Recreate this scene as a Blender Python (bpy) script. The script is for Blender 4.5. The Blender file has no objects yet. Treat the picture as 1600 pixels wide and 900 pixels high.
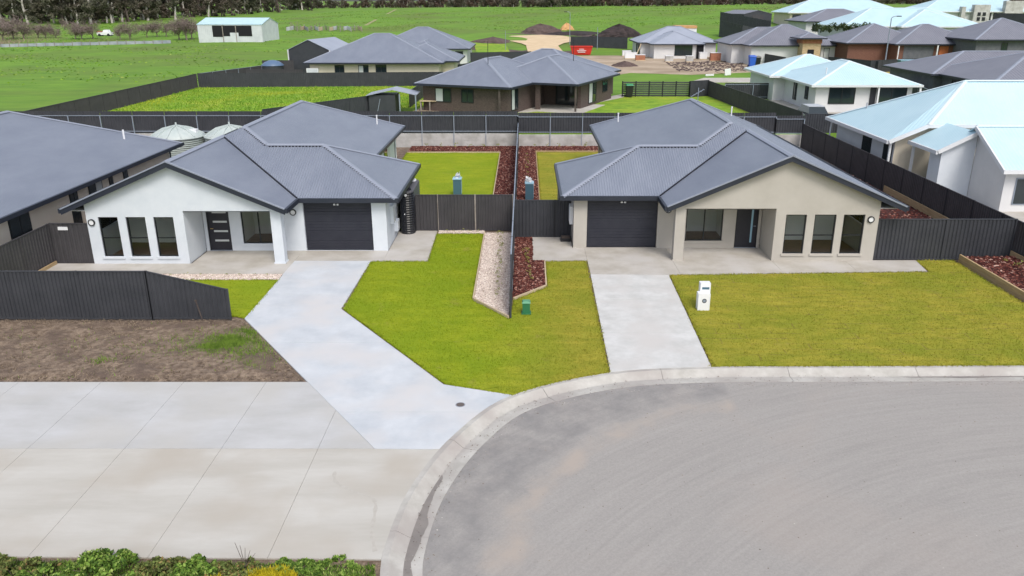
import bpy, math, random
import numpy as np
from mathutils import Vector, Matrix
random.seed(7); RNG = np.random.default_rng(7)
S = bpy.context.scene
col = S.collection
# ------------------------------------------------------------------ camera
F, CX, CY, H = 1258.0, 820.0, 450.0, 10.3          # focal length and principal point in photo pixels, camera height
PITCH = math.atan(450.0 / F)
cd = bpy.data.cameras.new('camera'); cam = bpy.data.objects.new('camera', cd); col.objects.link(cam)
cam.location = (0, 0, H); cam.rotation_euler = (math.pi / 2 - PITCH, 0, 0)
cd.sensor_width = 36; cd.lens = 36 * F / 1600; cd.shift_x = -(CX - 800) / 1600; cd.clip_end = 5000; cd.clip_start = .5
S.camera = cam
# ------------------------------------------------------------------ sky, sun, exposure
SUN_EL, SUN_AZ = math.radians(52), math.radians(158)      # azimuth clockwise from +Y
w = bpy.data.worlds.new('World'); S.world = w; w.use_nodes = True
wn = w.node_tree; wn.nodes.clear()
sky = wn.nodes.new('ShaderNodeTexSky'); sky.sky_type = 'NISHITA'; sky.sun_disc = False
sky.sun_elevation = SUN_EL; sky.sun_rotation = SUN_AZ; sky.air_density = 1.0; sky.dust_density = 3.0; sky.ozone_density = 1.0
bg = wn.nodes.new('ShaderNodeBackground'); bg.inputs[1].default_value = .15
wo = wn.nodes.new('ShaderNodeOutputWorld')
hs = wn.nodes.new('ShaderNodeHueSaturation'); hs.inputs['Saturation'].default_value = .58
wn.links.new(sky.outputs[0], hs.inputs['Color']); wn.links.new(hs.outputs[0], bg.inputs[0]); wn.links.new(bg.outputs[0], wo.inputs[0])
sd = bpy.data.lights.new('sun', 'SUN'); sd.energy = 1.3; sd.angle = math.radians(20); sd.color = (1, .95, .87)
so = bpy.data.objects.new('sun', sd); col.objects.link(so)
sdir = Vector((math.sin(SUN_AZ) * math.cos(SUN_EL), math.cos(SUN_AZ) * math.cos(SUN_EL), math.sin(SUN_EL)))
so.rotation_euler = sdir.to_track_quat('Z', 'Y').to_euler(); so.location = (0, 0, 60)
S.view_settings.view_transform = 'Standard'; S.view_settings.look = 'None'; S.view_settings.gamma = 1
S.view_settings.exposure = 0.43
try: S.view_settings.use_curve_mapping = False
except Exception: pass

# ------------------------------------------------------------------ measuring helpers (photo pixel -> place)
_c, _s = math.cos(PITCH), math.sin(PITCH)
def _ray(px, py):
    u = (px - CX) / F; v = (py - CY) / F
    return (u, _c - v * _s, -_s - v * _c)
def G(px, py, z=0.0):
    d = _ray(px, py); t = (z - H) / d[2]; return (d[0] * t, d[1] * t, z)
def atY(px, py, Y):
    d = _ray(px, py); t = Y / d[1]; return (d[0] * t, Y, H + d[2] * t)
def atX(px, py, X):
    d = _ray(px, py); t = X / d[0]; return (X, d[1] * t, H + d[2] * t)

# ------------------------------------------------------------------ materials
MATS = {}
def M(name, c1, c2=None, scale=3.0, rough=.7, bump=0.0, bscale=40.0, spec=.4, metal=0.0, stretch=None, c3=None, s3=.3, ribs=None, ribd=.006, contrast=(.35, .65), ribaxis=0):
    if name in MATS: return MATS[name]
    m = bpy.data.materials.new(name); m.use_nodes = True; nt = m.node_tree; N = nt.nodes; L = nt.links
    b = N['Principled BSDF']
    b.inputs['Roughness'].default_value = rough; b.inputs['Specular IOR Level'].default_value = spec; b.inputs['Metallic'].default_value = metal
    geo = N.new('ShaderNodeNewGeometry'); pos = geo.outputs['Position']
    if stretch:
        mp = N.new('ShaderNodeMapping'); mp.inputs['Scale'].default_value = stretch; L.new(pos, mp.inputs[0]); vec = mp.outputs[0]
    else: vec = pos
    out = None
    if c2:
        n = N.new('ShaderNodeTexNoise'); n.inputs['Scale'].default_value = scale; n.inputs['Detail'].default_value = 7; n.inputs['Roughness'].default_value = .65
        L.new(vec, n.inputs['Vector'])
        r = N.new('ShaderNodeValToRGB'); r.color_ramp.elements[0].position = contrast[0]; r.color_ramp.elements[1].position = contrast[1]
        r.color_ramp.elements[0].color = (*c1, 1); r.color_ramp.elements[1].color = (*c2, 1); L.new(n.outputs[0], r.inputs[0]); out = r.outputs[0]
        if c3:
            n3 = N.new('ShaderNodeTexNoise'); n3.inputs['Scale'].default_value = s3; n3.inputs['Detail'].default_value = 5; L.new(pos, n3.inputs['Vector'])
            r3 = N.new('ShaderNodeValToRGB'); r3.color_ramp.elements[0].position = .45; r3.color_ramp.elements[1].position = .68
            L.new(n3.outputs[0], r3.inputs[0])
            mx = N.new('ShaderNodeMix'); mx.data_type = 'RGBA'; L.new(r3.outputs[0], mx.inputs[0]); L.new(out, mx.inputs[6]); mx.inputs[7].default_value = (*c3, 1); out = mx.outputs[2]
        L.new(out, b.inputs['Base Color'])
    else: b.inputs['Base Color'].default_value = (*c1, 1)
    hgt = None
    if ribs:
        uv = N.new('ShaderNodeUVMap'); sp = N.new('ShaderNodeSeparateXYZ'); L.new(uv.outputs[0], sp.inputs[0])
        k = N.new('ShaderNodeMath'); k.operation = 'MULTIPLY'; k.inputs[1].default_value = 2 * math.pi / ribs; L.new(sp.outputs[ribaxis], k.inputs[0])
        sn = N.new('ShaderNodeMath'); sn.operation = 'SINE'; L.new(k.outputs[0], sn.inputs[0])
        bp = N.new('ShaderNodeBump'); bp.inputs['Distance'].default_value = ribd; bp.inputs['Strength'].default_value = 1; L.new(sn.outputs[0], bp.inputs['Height']); hgt = bp.outputs[0]
    if bump:
        n2 = N.new('ShaderNodeTexNoise'); n2.inputs['Scale'].default_value = bscale; n2.inputs['Detail'].default_value = 5; L.new(vec, n2.inputs['Vector'])
        bp2 = N.new('ShaderNodeBump'); bp2.inputs['Distance'].default_value = bump; bp2.inputs['Strength'].default_value = .9; L.new(n2.outputs[0], bp2.inputs['Height'])
        if hgt: L.new(hgt, bp2.inputs['Normal'])
        hgt = bp2.outputs[0]
    if hgt: L.new(hgt, b.inputs['Normal'])
    MATS[name] = m; return m

roof_grey = M('roof_grey', (.180, .203, .258), (.220, .244, .302), .9, .40, ribs=.11, ribd=.010, spec=.55, stretch=(1, .35, 1))
roof_grey2 = M('roof_grey_far', (.175, .178, .212), (.20, .204, .24), .5, .45, ribs=.3, ribd=.01)
roof_white = M('roof_white', (.455, .640, .715), (.505, .685, .755), .5, .4, ribs=.2, ribd=.006)
roof_pale = M('roof_pale', (.30, .33, .40), (.34, .37, .44), .5, .45, ribs=.2, ribd=.006)
cap_grey = M('cap_grey', (.262, .288, .350), rough=.4)
cap_white = M('cap_white', (.62, .74, .79), rough=.4)
gutter_dark = M('gutter_dark', (.022, .027, .040), (.03, .035, .05), 2, .4)
gutter_white = M('gutter_white', (.66, .68, .70), rough=.4)
valley = M('valley_dark', (.012, .013, .02), rough=.6)
wall_white = M('wall_white', (.575, .62, .675), (.635, .675, .725), 1.2, .85, bump=.002, bscale=25)
wall_beige = M('wall_beige', (.415, .39, .35), (.465, .44, .40), .8, .85, bump=.002, bscale=25)
wall_cream = M('wall_cream', (.56, .50, .40), (.62, .56, .46), .8, .85)
wall_far = M('wall_far_white', (.60, .605, .615), (.67, .67, .675), .6, .8)
wall_brick = M('brick_dark', (.060, .044, .040), (.125, .092, .082), 6, .85, stretch=(1, 1, 5))
wall_brown = M('brick_brown', (.13, .06, .045), (.2, .1, .07), 5, .85, stretch=(1, 1, 5))
wall_grey = M('wall_grey', (.10, .105, .12), (.14, .145, .16), 2, .8)
stone = M('stone_tan', (.42, .30, .17), (.58, .44, .28), 3, .9, stretch=(1, 1, 3))
soffit_m = M('soffit', (.55, .56, .58), rough=.8)
fence_m = M('fence_steel', (.038, .041, .049), (.052, .055, .064), 1.2, .5, spec=.4)
fence_w = M('fence_steel_warm', (.052, .050, .055), (.068, .065, .070), 1.2, .55, spec=.35)
rail_light = M('rail_light', (.24, .28, .34), rough=.45)
frame_dark = M('frame_dark', (.016, .018, .022), rough=.4)
door_dark = M('door_dark', (.022, .022, .030), (.028, .028, .036), 3, .5)
garage_m = M('garage_door', (.020, .022, .034), (.028, .030, .042), 2, .5)
glass_far = M('glass_far', (.02, .03, .035), rough=.06, spec=.8)
blind = M('blind', (.55, .58, .58), rough=.7)
conc_old = M('concrete_old', (.435, .415, .375), (.515, .500, .465), .9, .85, bump=.002, bscale=50, stretch=(.30, 1.4, 1), c3=(.43, .395, .345), s3=.5)
conc_mid = M('concrete_mid', (.425, .424, .418), (.505, .508, .512), .8, .85, bump=.002, bscale=50, stretch=(.6, 1.2, 1), c3=(.455, .44, .41), s3=.3)
conc_new = M('concrete_new', (.455, .485, .52), (.565, .59, .62), .9, .8, bump=.001, bscale=60, c3=(.56, .55, .55), s3=.5)
conc_apron = M('concrete_apron', (.385, .355, .310), (.475, .450, .41), 1.3, .85, bump=.001, bscale=60, c3=(.50, .48, .46), s3=.5)
conc_b = M('concrete_drive', (.47, .47, .455), (.60, .60, .59), 1.3, .85, bump=.001, bscale=60, c3=(.53, .51, .49), s3=.6)
conc_kerb = M('concrete_kerb', (.385, .370, .340), (.50, .485, .455), 2.2, .85, bump=.002, bscale=40, c3=(.36, .33, .31), s3=.7)
conc_sleeper = M('concrete_sleeper', (.42, .41, .40), (.54, .53, .52), 1.0, .9, bump=.003, bscale=20, c3=(.34, .33, .31), s3=1.2)
timber = M('timber_pine', (.36, .25, .13), (.48, .36, .21), 3, .85, stretch=(1, .4, 6))
timber_b = M('timber_pale', (.48, .38, .25), (.56, .46, .32), 3, .85)
soil = M('soil', (.105, .073, .052), (.285, .218, .162), 5.5, .95, bump=.05, bscale=16, c3=(.125, .090, .070), s3=1.1)
mulch_base = M('mulch_base', (.028, .009, .008), (.075, .022, .018), 8, .95, bump=.02, bscale=25)
gravel_base = M('gravel_base', (.46, .36, .32), (.66, .54, .49), 25, .95, bump=.01, bscale=60)
sand = M('sand', (.56, .42, .26), (.66, .51, .33), .4, .95)
dirt_site = M('dirt_site', (.34, .265, .19), (.50, .40, .30), .5, .95, bump=.05, bscale=3, c3=(.26, .20, .13), s3=.25)
dark_soil = M('dark_soil', (.022, .017, .018), (.055, .040, .040), .9, .95, bump=.15, bscale=2)
brown_soil = M('brown_soil', (.075, .052, .048), (.12, .085, .078), .9, .95, bump=.12, bscale=2)
orange_sand = M('orange_sand', (.50, .28, .12), (.58, .34, .16), 1, .95)
paddock = M('paddock_grass', (.080, .190, .014), (.170, .305, .026), .30, .95, bump=.10, bscale=1.5, stretch=(.6, 1.4, 1), c3=(.12, .17, .03), s3=.045, contrast=(.3, .7))
lot_grass = M('lot_grass', (.11, .235, .012), (.25, .38, .024), 1.1, .95, bump=.08, bscale=4, c3=(.30, .36, .03), s3=.22)
def lawn_mat(name, A, B, mixed=False, strips=False):
    """turf: mottled base, dark thatch specks, dry patches; mixed = the newer turf of one garden grading into the other"""
    m = bpy.data.materials.new(name); m.use_nodes = True; N = m.node_tree.nodes; L = m.node_tree.links; b = N['Principled BSDF']; b.inputs['Roughness'].default_value = .95; b.inputs['Specular IOR Level'].default_value = .15
    geo = N.new('ShaderNodeNewGeometry'); P = geo.outputs['Position']
    def noise(sc, det=6, ro=.65, vec=P, st=None):
        if st: mp = N.new('ShaderNodeMapping'); mp.inputs['Scale'].default_value = st; L.new(P, mp.inputs[0]); vec = mp.outputs[0]
        n = N.new('ShaderNodeTexNoise'); n.inputs['Scale'].default_value = sc; n.inputs['Detail'].default_value = det; n.inputs['Roughness'].default_value = ro; L.new(vec, n.inputs['Vector']); return n.outputs[0]
    def ramp(v, p0, p1, c0=(0, 0, 0), c1=(1, 1, 1)):
        n = N.new('ShaderNodeValToRGB'); n.color_ramp.elements[0].position = p0; n.color_ramp.elements[1].position = p1; n.color_ramp.elements[0].color = (*c0, 1); n.color_ramp.elements[1].color = (*c1, 1); L.new(v, n.inputs[0]); return n.outputs[0]
    def mix(f, x, y, fac=None):
        n = N.new('ShaderNodeMix'); n.data_type = 'RGBA'
        L.new(f, n.inputs[0]); L.new(x, n.inputs[6])
        if isinstance(y, tuple): n.inputs[7].default_value = (*y, 1)
        else: L.new(y, n.inputs[7])
        return n.outputs[2]
    def turf(c):
        o = ramp(noise(1.6, 9, .75, st=(.45, 1.5, 1)), .32, .68, c[0], c[1]); o = mix(ramp(noise(.42, 5, .6), .44, .62, (0, 0, 0), (.85, .85, .85)), o, c[2])
        return mix(ramp(noise(9, 5, .75, st=(.6, 1.4, 1)), .52, .70, (0, 0, 0), (.75, .75, .75)), o, c[3])
    out = turf(A)
    if mixed:
        sp = N.new('ShaderNodeSeparateXYZ'); L.new(P, sp.inputs[0]); mr = N.new('ShaderNodeMapRange'); mr.inputs[1].default_value = -1.6; mr.inputs[2].default_value = 1.6
        ad = N.new('ShaderNodeMath'); ad.operation = 'MULTIPLY_ADD'; ad.inputs[1].default_value = 2.4; L.new(noise(.8, 5), ad.inputs[0]); sb = N.new('ShaderNodeMath'); sb.operation = 'ADD'; sb.inputs[1].default_value = -1.2
        L.new(sp.outputs[0], ad.inputs[2]); L.new(ad.outputs[0], sb.inputs[0]); L.new(sb.outputs[0], mr.inputs[0]); out = mix(mr.outputs[0], out, turf(B))
    if strips:
        br = N.new('ShaderNodeTexBrick'); br.inputs['Scale'].default_value = 1.0; br.inputs['Brick Width'].default_value = 1.8; br.inputs['Row Height'].default_value = .42; br.inputs['Mortar Size'].default_value = .03; br.inputs['Mortar Smooth'].default_value = 1; L.new(P, br.inputs['Vector'])
        ml = N.new('ShaderNodeMath'); ml.operation = 'MULTIPLY'; L.new(br.outputs['Fac'], ml.inputs[0]); L.new(ramp(noise(1.1, 4), .42, .62, (0, 0, 0), (.85, .85, .85)), ml.inputs[1]); out = mix(ml.outputs[0], out, (.19, .13, .055))
    # worn brownish spots
    out = mix(ramp(noise(.9, 7, .7), .60, .74, (0, 0, 0), (.6, .6, .6)), out, (.31, .235, .085))
    L.new(out, b.inputs['Base Color']); bp = N.new('ShaderNodeBump'); bp.inputs['Distance'].default_value = .03; L.new(noise(22, 6, .75), bp.inputs['Height']); L.new(bp.outputs[0], b.inputs['Normal']); return m
TA = ((.190, .262, .012), (.335, .385, .022), (.215, .300, .014), (.130, .195, .010)); TB = ((.215, .228, .022), (.415, .362, .052), (.235, .262, .026), (.160, .172, .020))
lawn_a = lawn_mat('lawn_green', TA, TB); lawn_b = lawn_mat('lawn_olive', TB, TB, strips=True); lawn_mid = lawn_mat('lawn_mixed', TA, TB, mixed=True)
white_m = M('white_plastic', (.75, .76, .78), rough=.5)
black_m = M('black_plastic', (.012, .013, .018), rough=.35, spec=.6)
green_m = M('green_plastic', (.03, .16, .07), rough=.5)
green_lid = M('green_lid', (.02, .22, .09), rough=.5)
red_m = M('red_paint', (.60, .035, .02), (.50, .03, .02), 2, .5)
blue_m = M('blue_plastic', (.03, .12, .55), rough=.5)
cab_m = M('cabinet_blue', (.06, .13, .18), rough=.5)
cab_top = M('cabinet_top', (.30, .50, .62), rough=.35)
tank_m = M('tank_steel', (.30, .35, .33), (.36, .41, .39), 2, .4, ribs=.12, ribd=.02, ribaxis=1)
tank_roof = M('tank_roof', (.42, .48, .47), (.50, .55, .54), 2, .45)
teal_m = M('teal_steel', (.10, .20, .21), rough=.5)
barn_m = M('barn_iron', (.52, .55, .58), (.62, .65, .68), .8, .6, ribs=.4, ribd=.01)
barn_dark = M('shade_and_door_dark', (.012, .012, .015), rough=.9)  # near-black: shade of openings put into the colour, also one dark door
iron_grey = M('old_iron', (.22, .25, .30), (.38, .40, .44), .6, .6)
wood_grey = M('old_wood', (.20, .17, .15), (.33, .30, .27), 2, .9)
bark_m = M('bark_pale', (.36, .33, .30), (.60, .56, .52), 1.2, .9)
bark_d = M('bark_dark', (.07, .055, .05), (.13, .105, .09), 1.5, .9)
twig_m = M('twig_grey', (.16, .12, .11), (.25, .20, .18), 2, .9)
leaf_gum = M('leaf_gum', (.050, .056, .034), (.125, .122, .080), .35, .8, c3=(.125, .100, .080), s3=.06)
leaf_scrub = M('leaf_scrub', (.060, .036, .028), (.11, .075, .055), .35, .85, c3=(.05, .06, .03), s3=.05)
leaf_yellow = M('leaf_yellow', (.36, .33, .012), (.62, .50, .015), 7, .8)
leaf_plant = M('leaf_plant', (.13, .17, .03), (.36, .36, .09), 8, .8)
floor_wood = M('floor_timber', (.15, .085, .05), (.24, .15, .09), 3, .5, stretch=(1, 6, 1))
room_wall = M('room_wall', (.80, .80, .78), rough=.9)
car_paint = M('car_paint', (.45, .47, .5), rough=.3, spec=.6)
brick_red = M('brick_pack', (.30, .12, .07), (.40, .18, .11), 3, .9)
manhole_m = M('cast_iron', (.05, .05, .05), rough=.7)
stain_wet = M('wet_stain', (.21, .19, .175), (.25, .225, .205), 3, .45)

def island(name, stops, rough=.9, blendpos=0.0):
    """each loose piece takes its own colour from the stops"""
    m = bpy.data.materials.new(name); m.use_nodes = True; N = m.node_tree.nodes; L = m.node_tree.links; b = N['Principled BSDF']; b.inputs['Roughness'].default_value = rough; b.inputs['Specular IOR Level'].default_value = .2
    g = N.new('ShaderNodeNewGeometry'); r = N.new('ShaderNodeValToRGB'); e = r.color_ramp.elements
    while len(e) < len(stops): e.new(.5)
    for k_, (p, c) in enumerate(stops): e[k_].position = p; e[k_].color = (*c, 1)
    L.new(g.outputs['Random Per Island'], r.inputs[0]); L.new(r.outputs[0], b.inputs['Base Color']); return m
chip_m = island('bark_chip', [(0, (.022, .006, .006)), (.45, (.075, .018, .015)), (.75, (.16, .05, .038)), (.90, (.24, .10, .075)), (1, (.52, .34, .28))])
pebble_m = island('pebble', [(0, (.32, .24, .19)), (.35, (.58, .47, .40)), (.75, (.76, .66, .58)), (1, (.88, .82, .75))])
blade_a = island('blade_green', [(0, (.10, .165, .010)), (.5, (.265, .335, .016)), (.85, (.40, .44, .028)), (1, (.48, .42, .10))])
blade_b = island('blade_olive', [(0, (.10, .125, .012)), (.45, (.27, .265, .025)), (.8, (.43, .37, .048)), (1, (.50, .40, .13))])
leaf_weed = island('leaf_weed', [(0, (.035, .075, .015)), (.4, (.09, .17, .025)), (.8, (.19, .30, .05)), (1, (.34, .42, .12))], .7)
leaf_weed2 = island('leaf_weed_olive', [(0, (.05, .045, .02)), (.4, (.10, .14, .035)), (.8, (.20, .24, .07)), (1, (.26, .15, .07))], .8)
grit_m = island('grit', [(0, (.12, .095, .08)), (.5, (.21, .17, .14)), (.8, (.29, .25, .21)), (1, (.6, .57, .53))])
def glass_mat():
    m = bpy.data.materials.new('window_glass'); m.use_nodes = True; N = m.node_tree.nodes; L = m.node_tree.links; N.clear()
    o = N.new('ShaderNodeOutputMaterial'); t = N.new('ShaderNodeBsdfTransparent'); g = N.new('ShaderNodeBsdfGlossy'); g.inputs['Roughness'].default_value = .02
    t.inputs[0].default_value = (.95, .975, .97, 1); fr = N.new('ShaderNodeFresnel'); fr.inputs[0].default_value = 1.3
    mx = N.new('ShaderNodeMixShader'); L.new(fr.outputs[0], mx.inputs[0]); L.new(t.outputs[0], mx.inputs[1]); L.new(g.outputs[0], mx.inputs[2]); L.new(mx.outputs[0], o.inputs[0])
    return m
glass = glass_mat()

def road_mat():
    """worn spray-seal: pale tyre arcs round the bowl, dark seal left near the kerb"""
    m = bpy.data.materials.new('asphalt_worn'); m.use_nodes = True; N = m.node_tree.nodes; L = m.node_tree.links; b = N['Principled BSDF']
    b.inputs['Roughness'].default_value = .9; b.inputs['Specular IOR Level'].default_value = .25
    geo = N.new('ShaderNodeNewGeometry')
    def math_(op, a, c=None):
        n = N.new('ShaderNodeMath'); n.operation = op
        for i, v in enumerate((a, c)):
            if v is None: continue
            if isinstance(v, (int, float)): n.inputs[i].default_value = v
            else: L.new(v, n.inputs[i])
        return n.outputs[0]
    sp = N.new('ShaderNodeSeparateXYZ'); L.new(geo.outputs['Position'], sp.inputs[0])
    dx = math_('SUBTRACT', sp.outputs[0], 14.0); dy = math_('SUBTRACT', sp.outputs[1], 3.0)
    r = math_('SQRT', math_('ADD', math_('MULTIPLY', dx, dx), math_('MULTIPLY', dy, dy)))
    a = math_('ARCTAN2', dy, dx)
    cb = N.new('ShaderNodeCombineXYZ'); L.new(math_('MULTIPLY', r, 1.5), cb.inputs[0]); L.new(math_('MULTIPLY', a, 2.6), cb.inputs[1])
    def noise(vec, sc, det=6, ro=.6, dist=0):
        n = N.new('ShaderNodeTexNoise'); n.inputs['Scale'].default_value = sc; n.inputs['Detail'].default_value = det; n.inputs['Roughness'].default_value = ro; n.inputs['Distortion'].default_value = dist
        L.new(vec, n.inputs['Vector']); return n.outputs[0]
    def ramp(v, p0, p1, c0=(0, 0, 0), c1=(1, 1, 1)):
        n = N.new('ShaderNodeValToRGB'); n.color_ramp.elements[0].position = p0; n.color_ramp.elements[1].position = p1
        n.color_ramp.elements[0].color = (*c0, 1); n.color_ramp.elements[1].color = (*c1, 1); L.new(v, n.inputs[0]); return n.outputs[0]
    def mix(f, x, y):
        n = N.new('ShaderNodeMix'); n.data_type = 'RGBA'; L.new(f, n.inputs[0]); L.new(x, n.inputs[6]); L.new(y, n.inputs[7]); return n.outputs[2]
    P = geo.outputs['Position']
    base = ramp(noise(cb.outputs[0], 1.5, 9, .62, .3), .22, .80, (.280, .266, .252), (.372, .352, .333))
    cb2 = N.new('ShaderNodeCombineXYZ'); L.new(math_('MULTIPLY', r, 5.0), cb2.inputs[0]); L.new(math_('MULTIPLY', a, 3.0), cb2.inputs[1]); arcs = ramp(noise(cb2.outputs[0], 1.6, 6, .6), .30, .70, (.262, .249, .238), (.385, .365, .345))
    q_ = N.new('ShaderNodeMix'); q_.data_type = 'RGBA'; q_.inputs[0].default_value = .45; L.new(base, q_.inputs[6]); L.new(arcs, q_.inputs[7]); base = q_.outputs[2]
    fine = ramp(noise(P, 22, 4, .8), .34, .66, (.21, .20, .19), (.42, .40, .38))
    n = N.new('ShaderNodeMix'); n.data_type = 'RGBA'; n.inputs[0].default_value = .28; L.new(base, n.inputs[6]); L.new(fine, n.inputs[7]); c = n.outputs[2]
    warm = ramp(noise(P, .22, 6, .6, .8), .50, .74, (0, 0, 0), (.35, .35, .35)); wc = N.new('ShaderNodeRGB'); wc.outputs[0].default_value = (.375, .325, .290, 1)
    c = mix(warm, c, wc.outputs[0])
    dc = N.new('ShaderNodeRGB'); dc.outputs[0].default_value = (.190, .186, .188, 1)
    # fresh dark seal left along the kerb of the bowl, with a worn tan arc inside it
    ex = math_('SUBTRACT', sp.outputs[0], 7.2); ey = math_('SUBTRACT', sp.outputs[1], 12.2)
    rr = math_('DIVIDE', math_('SQRT', math_('ADD', math_('MULTIPLY', ex, ex), math_('MULTIPLY', ey, ey))), 12.0)
    xm = ramp(math_('DIVIDE', sp.outputs[0], 10.0), .56, .58, (1, 1, 1), (0, 0, 0))
    rn = math_('ADD', rr, math_('MULTIPLY', math_('SUBTRACT', noise(P, .8, 5, .65), .5), .12))
    dk = math_('MULTIPLY', math_('MULTIPLY', ramp(rn, .655, .70), xm), ramp(noise(P, 1.3, 7, .7), .36, .62, (.05, .05, .05), (.62, .62, .62)))
    c = mix(dk, c, dc.outputs[0])
    tan = math_('MULTIPLY', math_('MULTIPLY', ramp(rn, .60, .63), ramp(rn, .64, .67, (1, 1, 1), (0, 0, 0))), math_('MULTIPLY', xm, ramp(noise(P, .7, 4), .38, .6, (.1, .1, .1), (.8, .8, .8))))
    tc = N.new('ShaderNodeRGB'); tc.outputs[0].default_value = (.40, .345, .30, 1); c = mix(tan, c, tc.outputs[0])
    spk = ramp(noise(P, 6, 4, .7), .69, .73, (0, 0, 0), (.35, .35, .35)); sc = N.new('ShaderNodeRGB'); sc.outputs[0].default_value = (.17, .12, .09, 1)
    c = mix(spk, c, sc.outputs[0])
    L.new(c, b.inputs['Base Color'])
    bp = N.new('ShaderNodeBump'); bp.inputs['Distance'].default_value = .006; L.new(noise(P, 80, 3), bp.inputs['Height']); L.new(bp.outputs[0], b.inputs['Normal'])
    return m
asphalt = road_mat()

# ------------------------------------------------------------------ mesh helpers
class MB:
    def __init__(s): s.v = []; s.f = []; s.uv = None
    def add(s, vs, fs):
        o = len(s.v); s.v += [tuple(p) for p in vs]; s.f += [tuple(i + o for i in f) for f in fs]; return s
    def box(s, x0, x1, y0, y1, z0, z1):
        x0, x1 = min(x0, x1), max(x0, x1); y0, y1 = min(y0, y1), max(y0, y1)
        return s.add([(x0, y0, z0), (x1, y0, z0), (x1, y1, z0), (x0, y1, z0), (x0, y0, z1), (x1, y0, z1), (x1, y1, z1), (x0, y1, z1)],
                     [(0, 3, 2, 1), (4, 5, 6, 7), (0, 1, 5, 4), (1, 2, 6, 5), (2, 3, 7, 6), (3, 0, 4, 7)])
    def prism(s, poly, z0, z1):
        a = sum(poly[i][0] * poly[(i + 1) % len(poly)][1] - poly[(i + 1) % len(poly)][0] * poly[i][1] for i in range(len(poly)))
        if a < 0: poly = poly[::-1]
        n = len(poly)
        return s.add([(p[0], p[1], z0) for p in poly] + [(p[0], p[1], z1) for p in poly],
                     [tuple(range(n, 2 * n)), tuple(range(n - 1, -1, -1))] + [(i, (i + 1) % n, n + (i + 1) % n, n + i) for i in range(n)])
    def poly(s, pts): return s.add(pts, [tuple(range(len(pts)))])
    def bar(s, a, b, wx, wz=None, up=(0, 0, 1)):
        a, b = Vector(a), Vector(b); d = (b - a).normalized(); u = Vector(up)
        if abs(d.dot(u)) > .98: u = Vector((0, 1, 0))
        x = d.cross(u).normalized() * wx / 2; z = x.normalized().cross(d).normalized() * (wz or wx) / 2
        vs = [a - x - z, a + x - z, a + x + z, a - x + z, b - x - z, b + x - z, b + x + z, b - x + z]
        return s.add(vs, [(0, 1, 2, 3), (7, 6, 5, 4), (0, 4, 5, 1), (1, 5, 6, 2), (2, 6, 7, 3), (3, 7, 4, 0)])
    def tube(s, a, b, r0, r1=None, n=8, cap=True):
        r1 = r0 if r1 is None else r1
        a, b = Vector(a), Vector(b); d = (b - a).normalized(); u = Vector((0, 0, 1)) if abs(d.z) < .95 else Vector((1, 0, 0))
        x = d.cross(u).normalized(); y = x.cross(d)
        vs = [a + (x * math.cos(t) + y * math.sin(t)) * r0 for t in [2 * math.pi * i / n for i in range(n)]] + [b + (x * math.cos(t) + y * math.sin(t)) * r1 for t in [2 * math.pi * i / n for i in range(n)]]
        fs = [(i, (i + 1) % n, n + (i + 1) % n, n + i) for i in range(n)]
        if cap: fs += [tuple(range(n - 1, -1, -1)), tuple(range(n, 2 * n))]
        return s.add(vs, fs)
    def lathe(s, prof, cx, cy, n=20):
        o = len(s.v)
        for r, z in prof:
            for i in range(n): t = 2 * math.pi * i / n; s.v.append((cx + r * math.cos(t), cy + r * math.sin(t), z))
        for k in range(len(prof) - 1):
            for i in range(n): j = (i + 1) % n; s.f.append((o + k * n + i, o + k * n + j, o + (k + 1) * n + j, o + (k + 1) * n + i))
        return s
    def mesh(s, name, mat, smooth=False, bevel=None):
        me = bpy.data.meshes.new(name); me.from_pydata(s.v, [], s.f); me.materials.append(mat)
        if s.uv is not None:
            ul = me.uv_layers.new(name='UVMap'); flat = np.array(s.uv, dtype=np.float32)
            li = np.zeros(len(me.loops), dtype=np.int32); me.loops.foreach_get('vertex_index', li); ul.data.foreach_set('uv', flat[li].ravel())
        if smooth: me.polygons.foreach_set('use_smooth', [True] * len(me.polygons))
        me.update(); return me
    def build(s, name, mat, parent=None, smooth=False, world=True):
        if parent is not None and world:
            R = ROOTS.get(parent.name)
            if R: s.v = [tuple(R @ Vector(p)) for p in s.v]
        o = bpy.data.objects.new(name, s.mesh(name, mat, smooth)); col.objects.link(o)
        if parent is not None:
            o.parent = parent
            if parent.name in ROOTS: ROOTS[o.name] = ROOTS[parent.name]
        return o
ROOTS = {}
def tag(o, label=None, cat=None, group=None, kind=None):
    if label: o['label'] = label
    if cat: o['category'] = cat
    if group: o['group'] = group
    if kind: o['kind'] = kind
    return o
def thing(name, label, cat, loc=(0, 0, 0), rz=0, group=None):
    o = bpy.data.objects.new(name, None); col.objects.link(o); o.location = loc; o.rotation_euler = (0, 0, rz); o.empty_display_size = .2
    ROOTS[o.name] = (Matrix.Translation(loc) @ Matrix.Rotation(rz, 4, 'Z')).inverted()
    return tag(o, label, cat, group)
def struct(o): o['kind'] = 'structure'; return o
def copy_tree(o, parent=None):
    c = o.copy(); col.objects.link(c); c.parent = parent
    for ch in list(o.children): copy_tree(ch, c)
    return c
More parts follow.
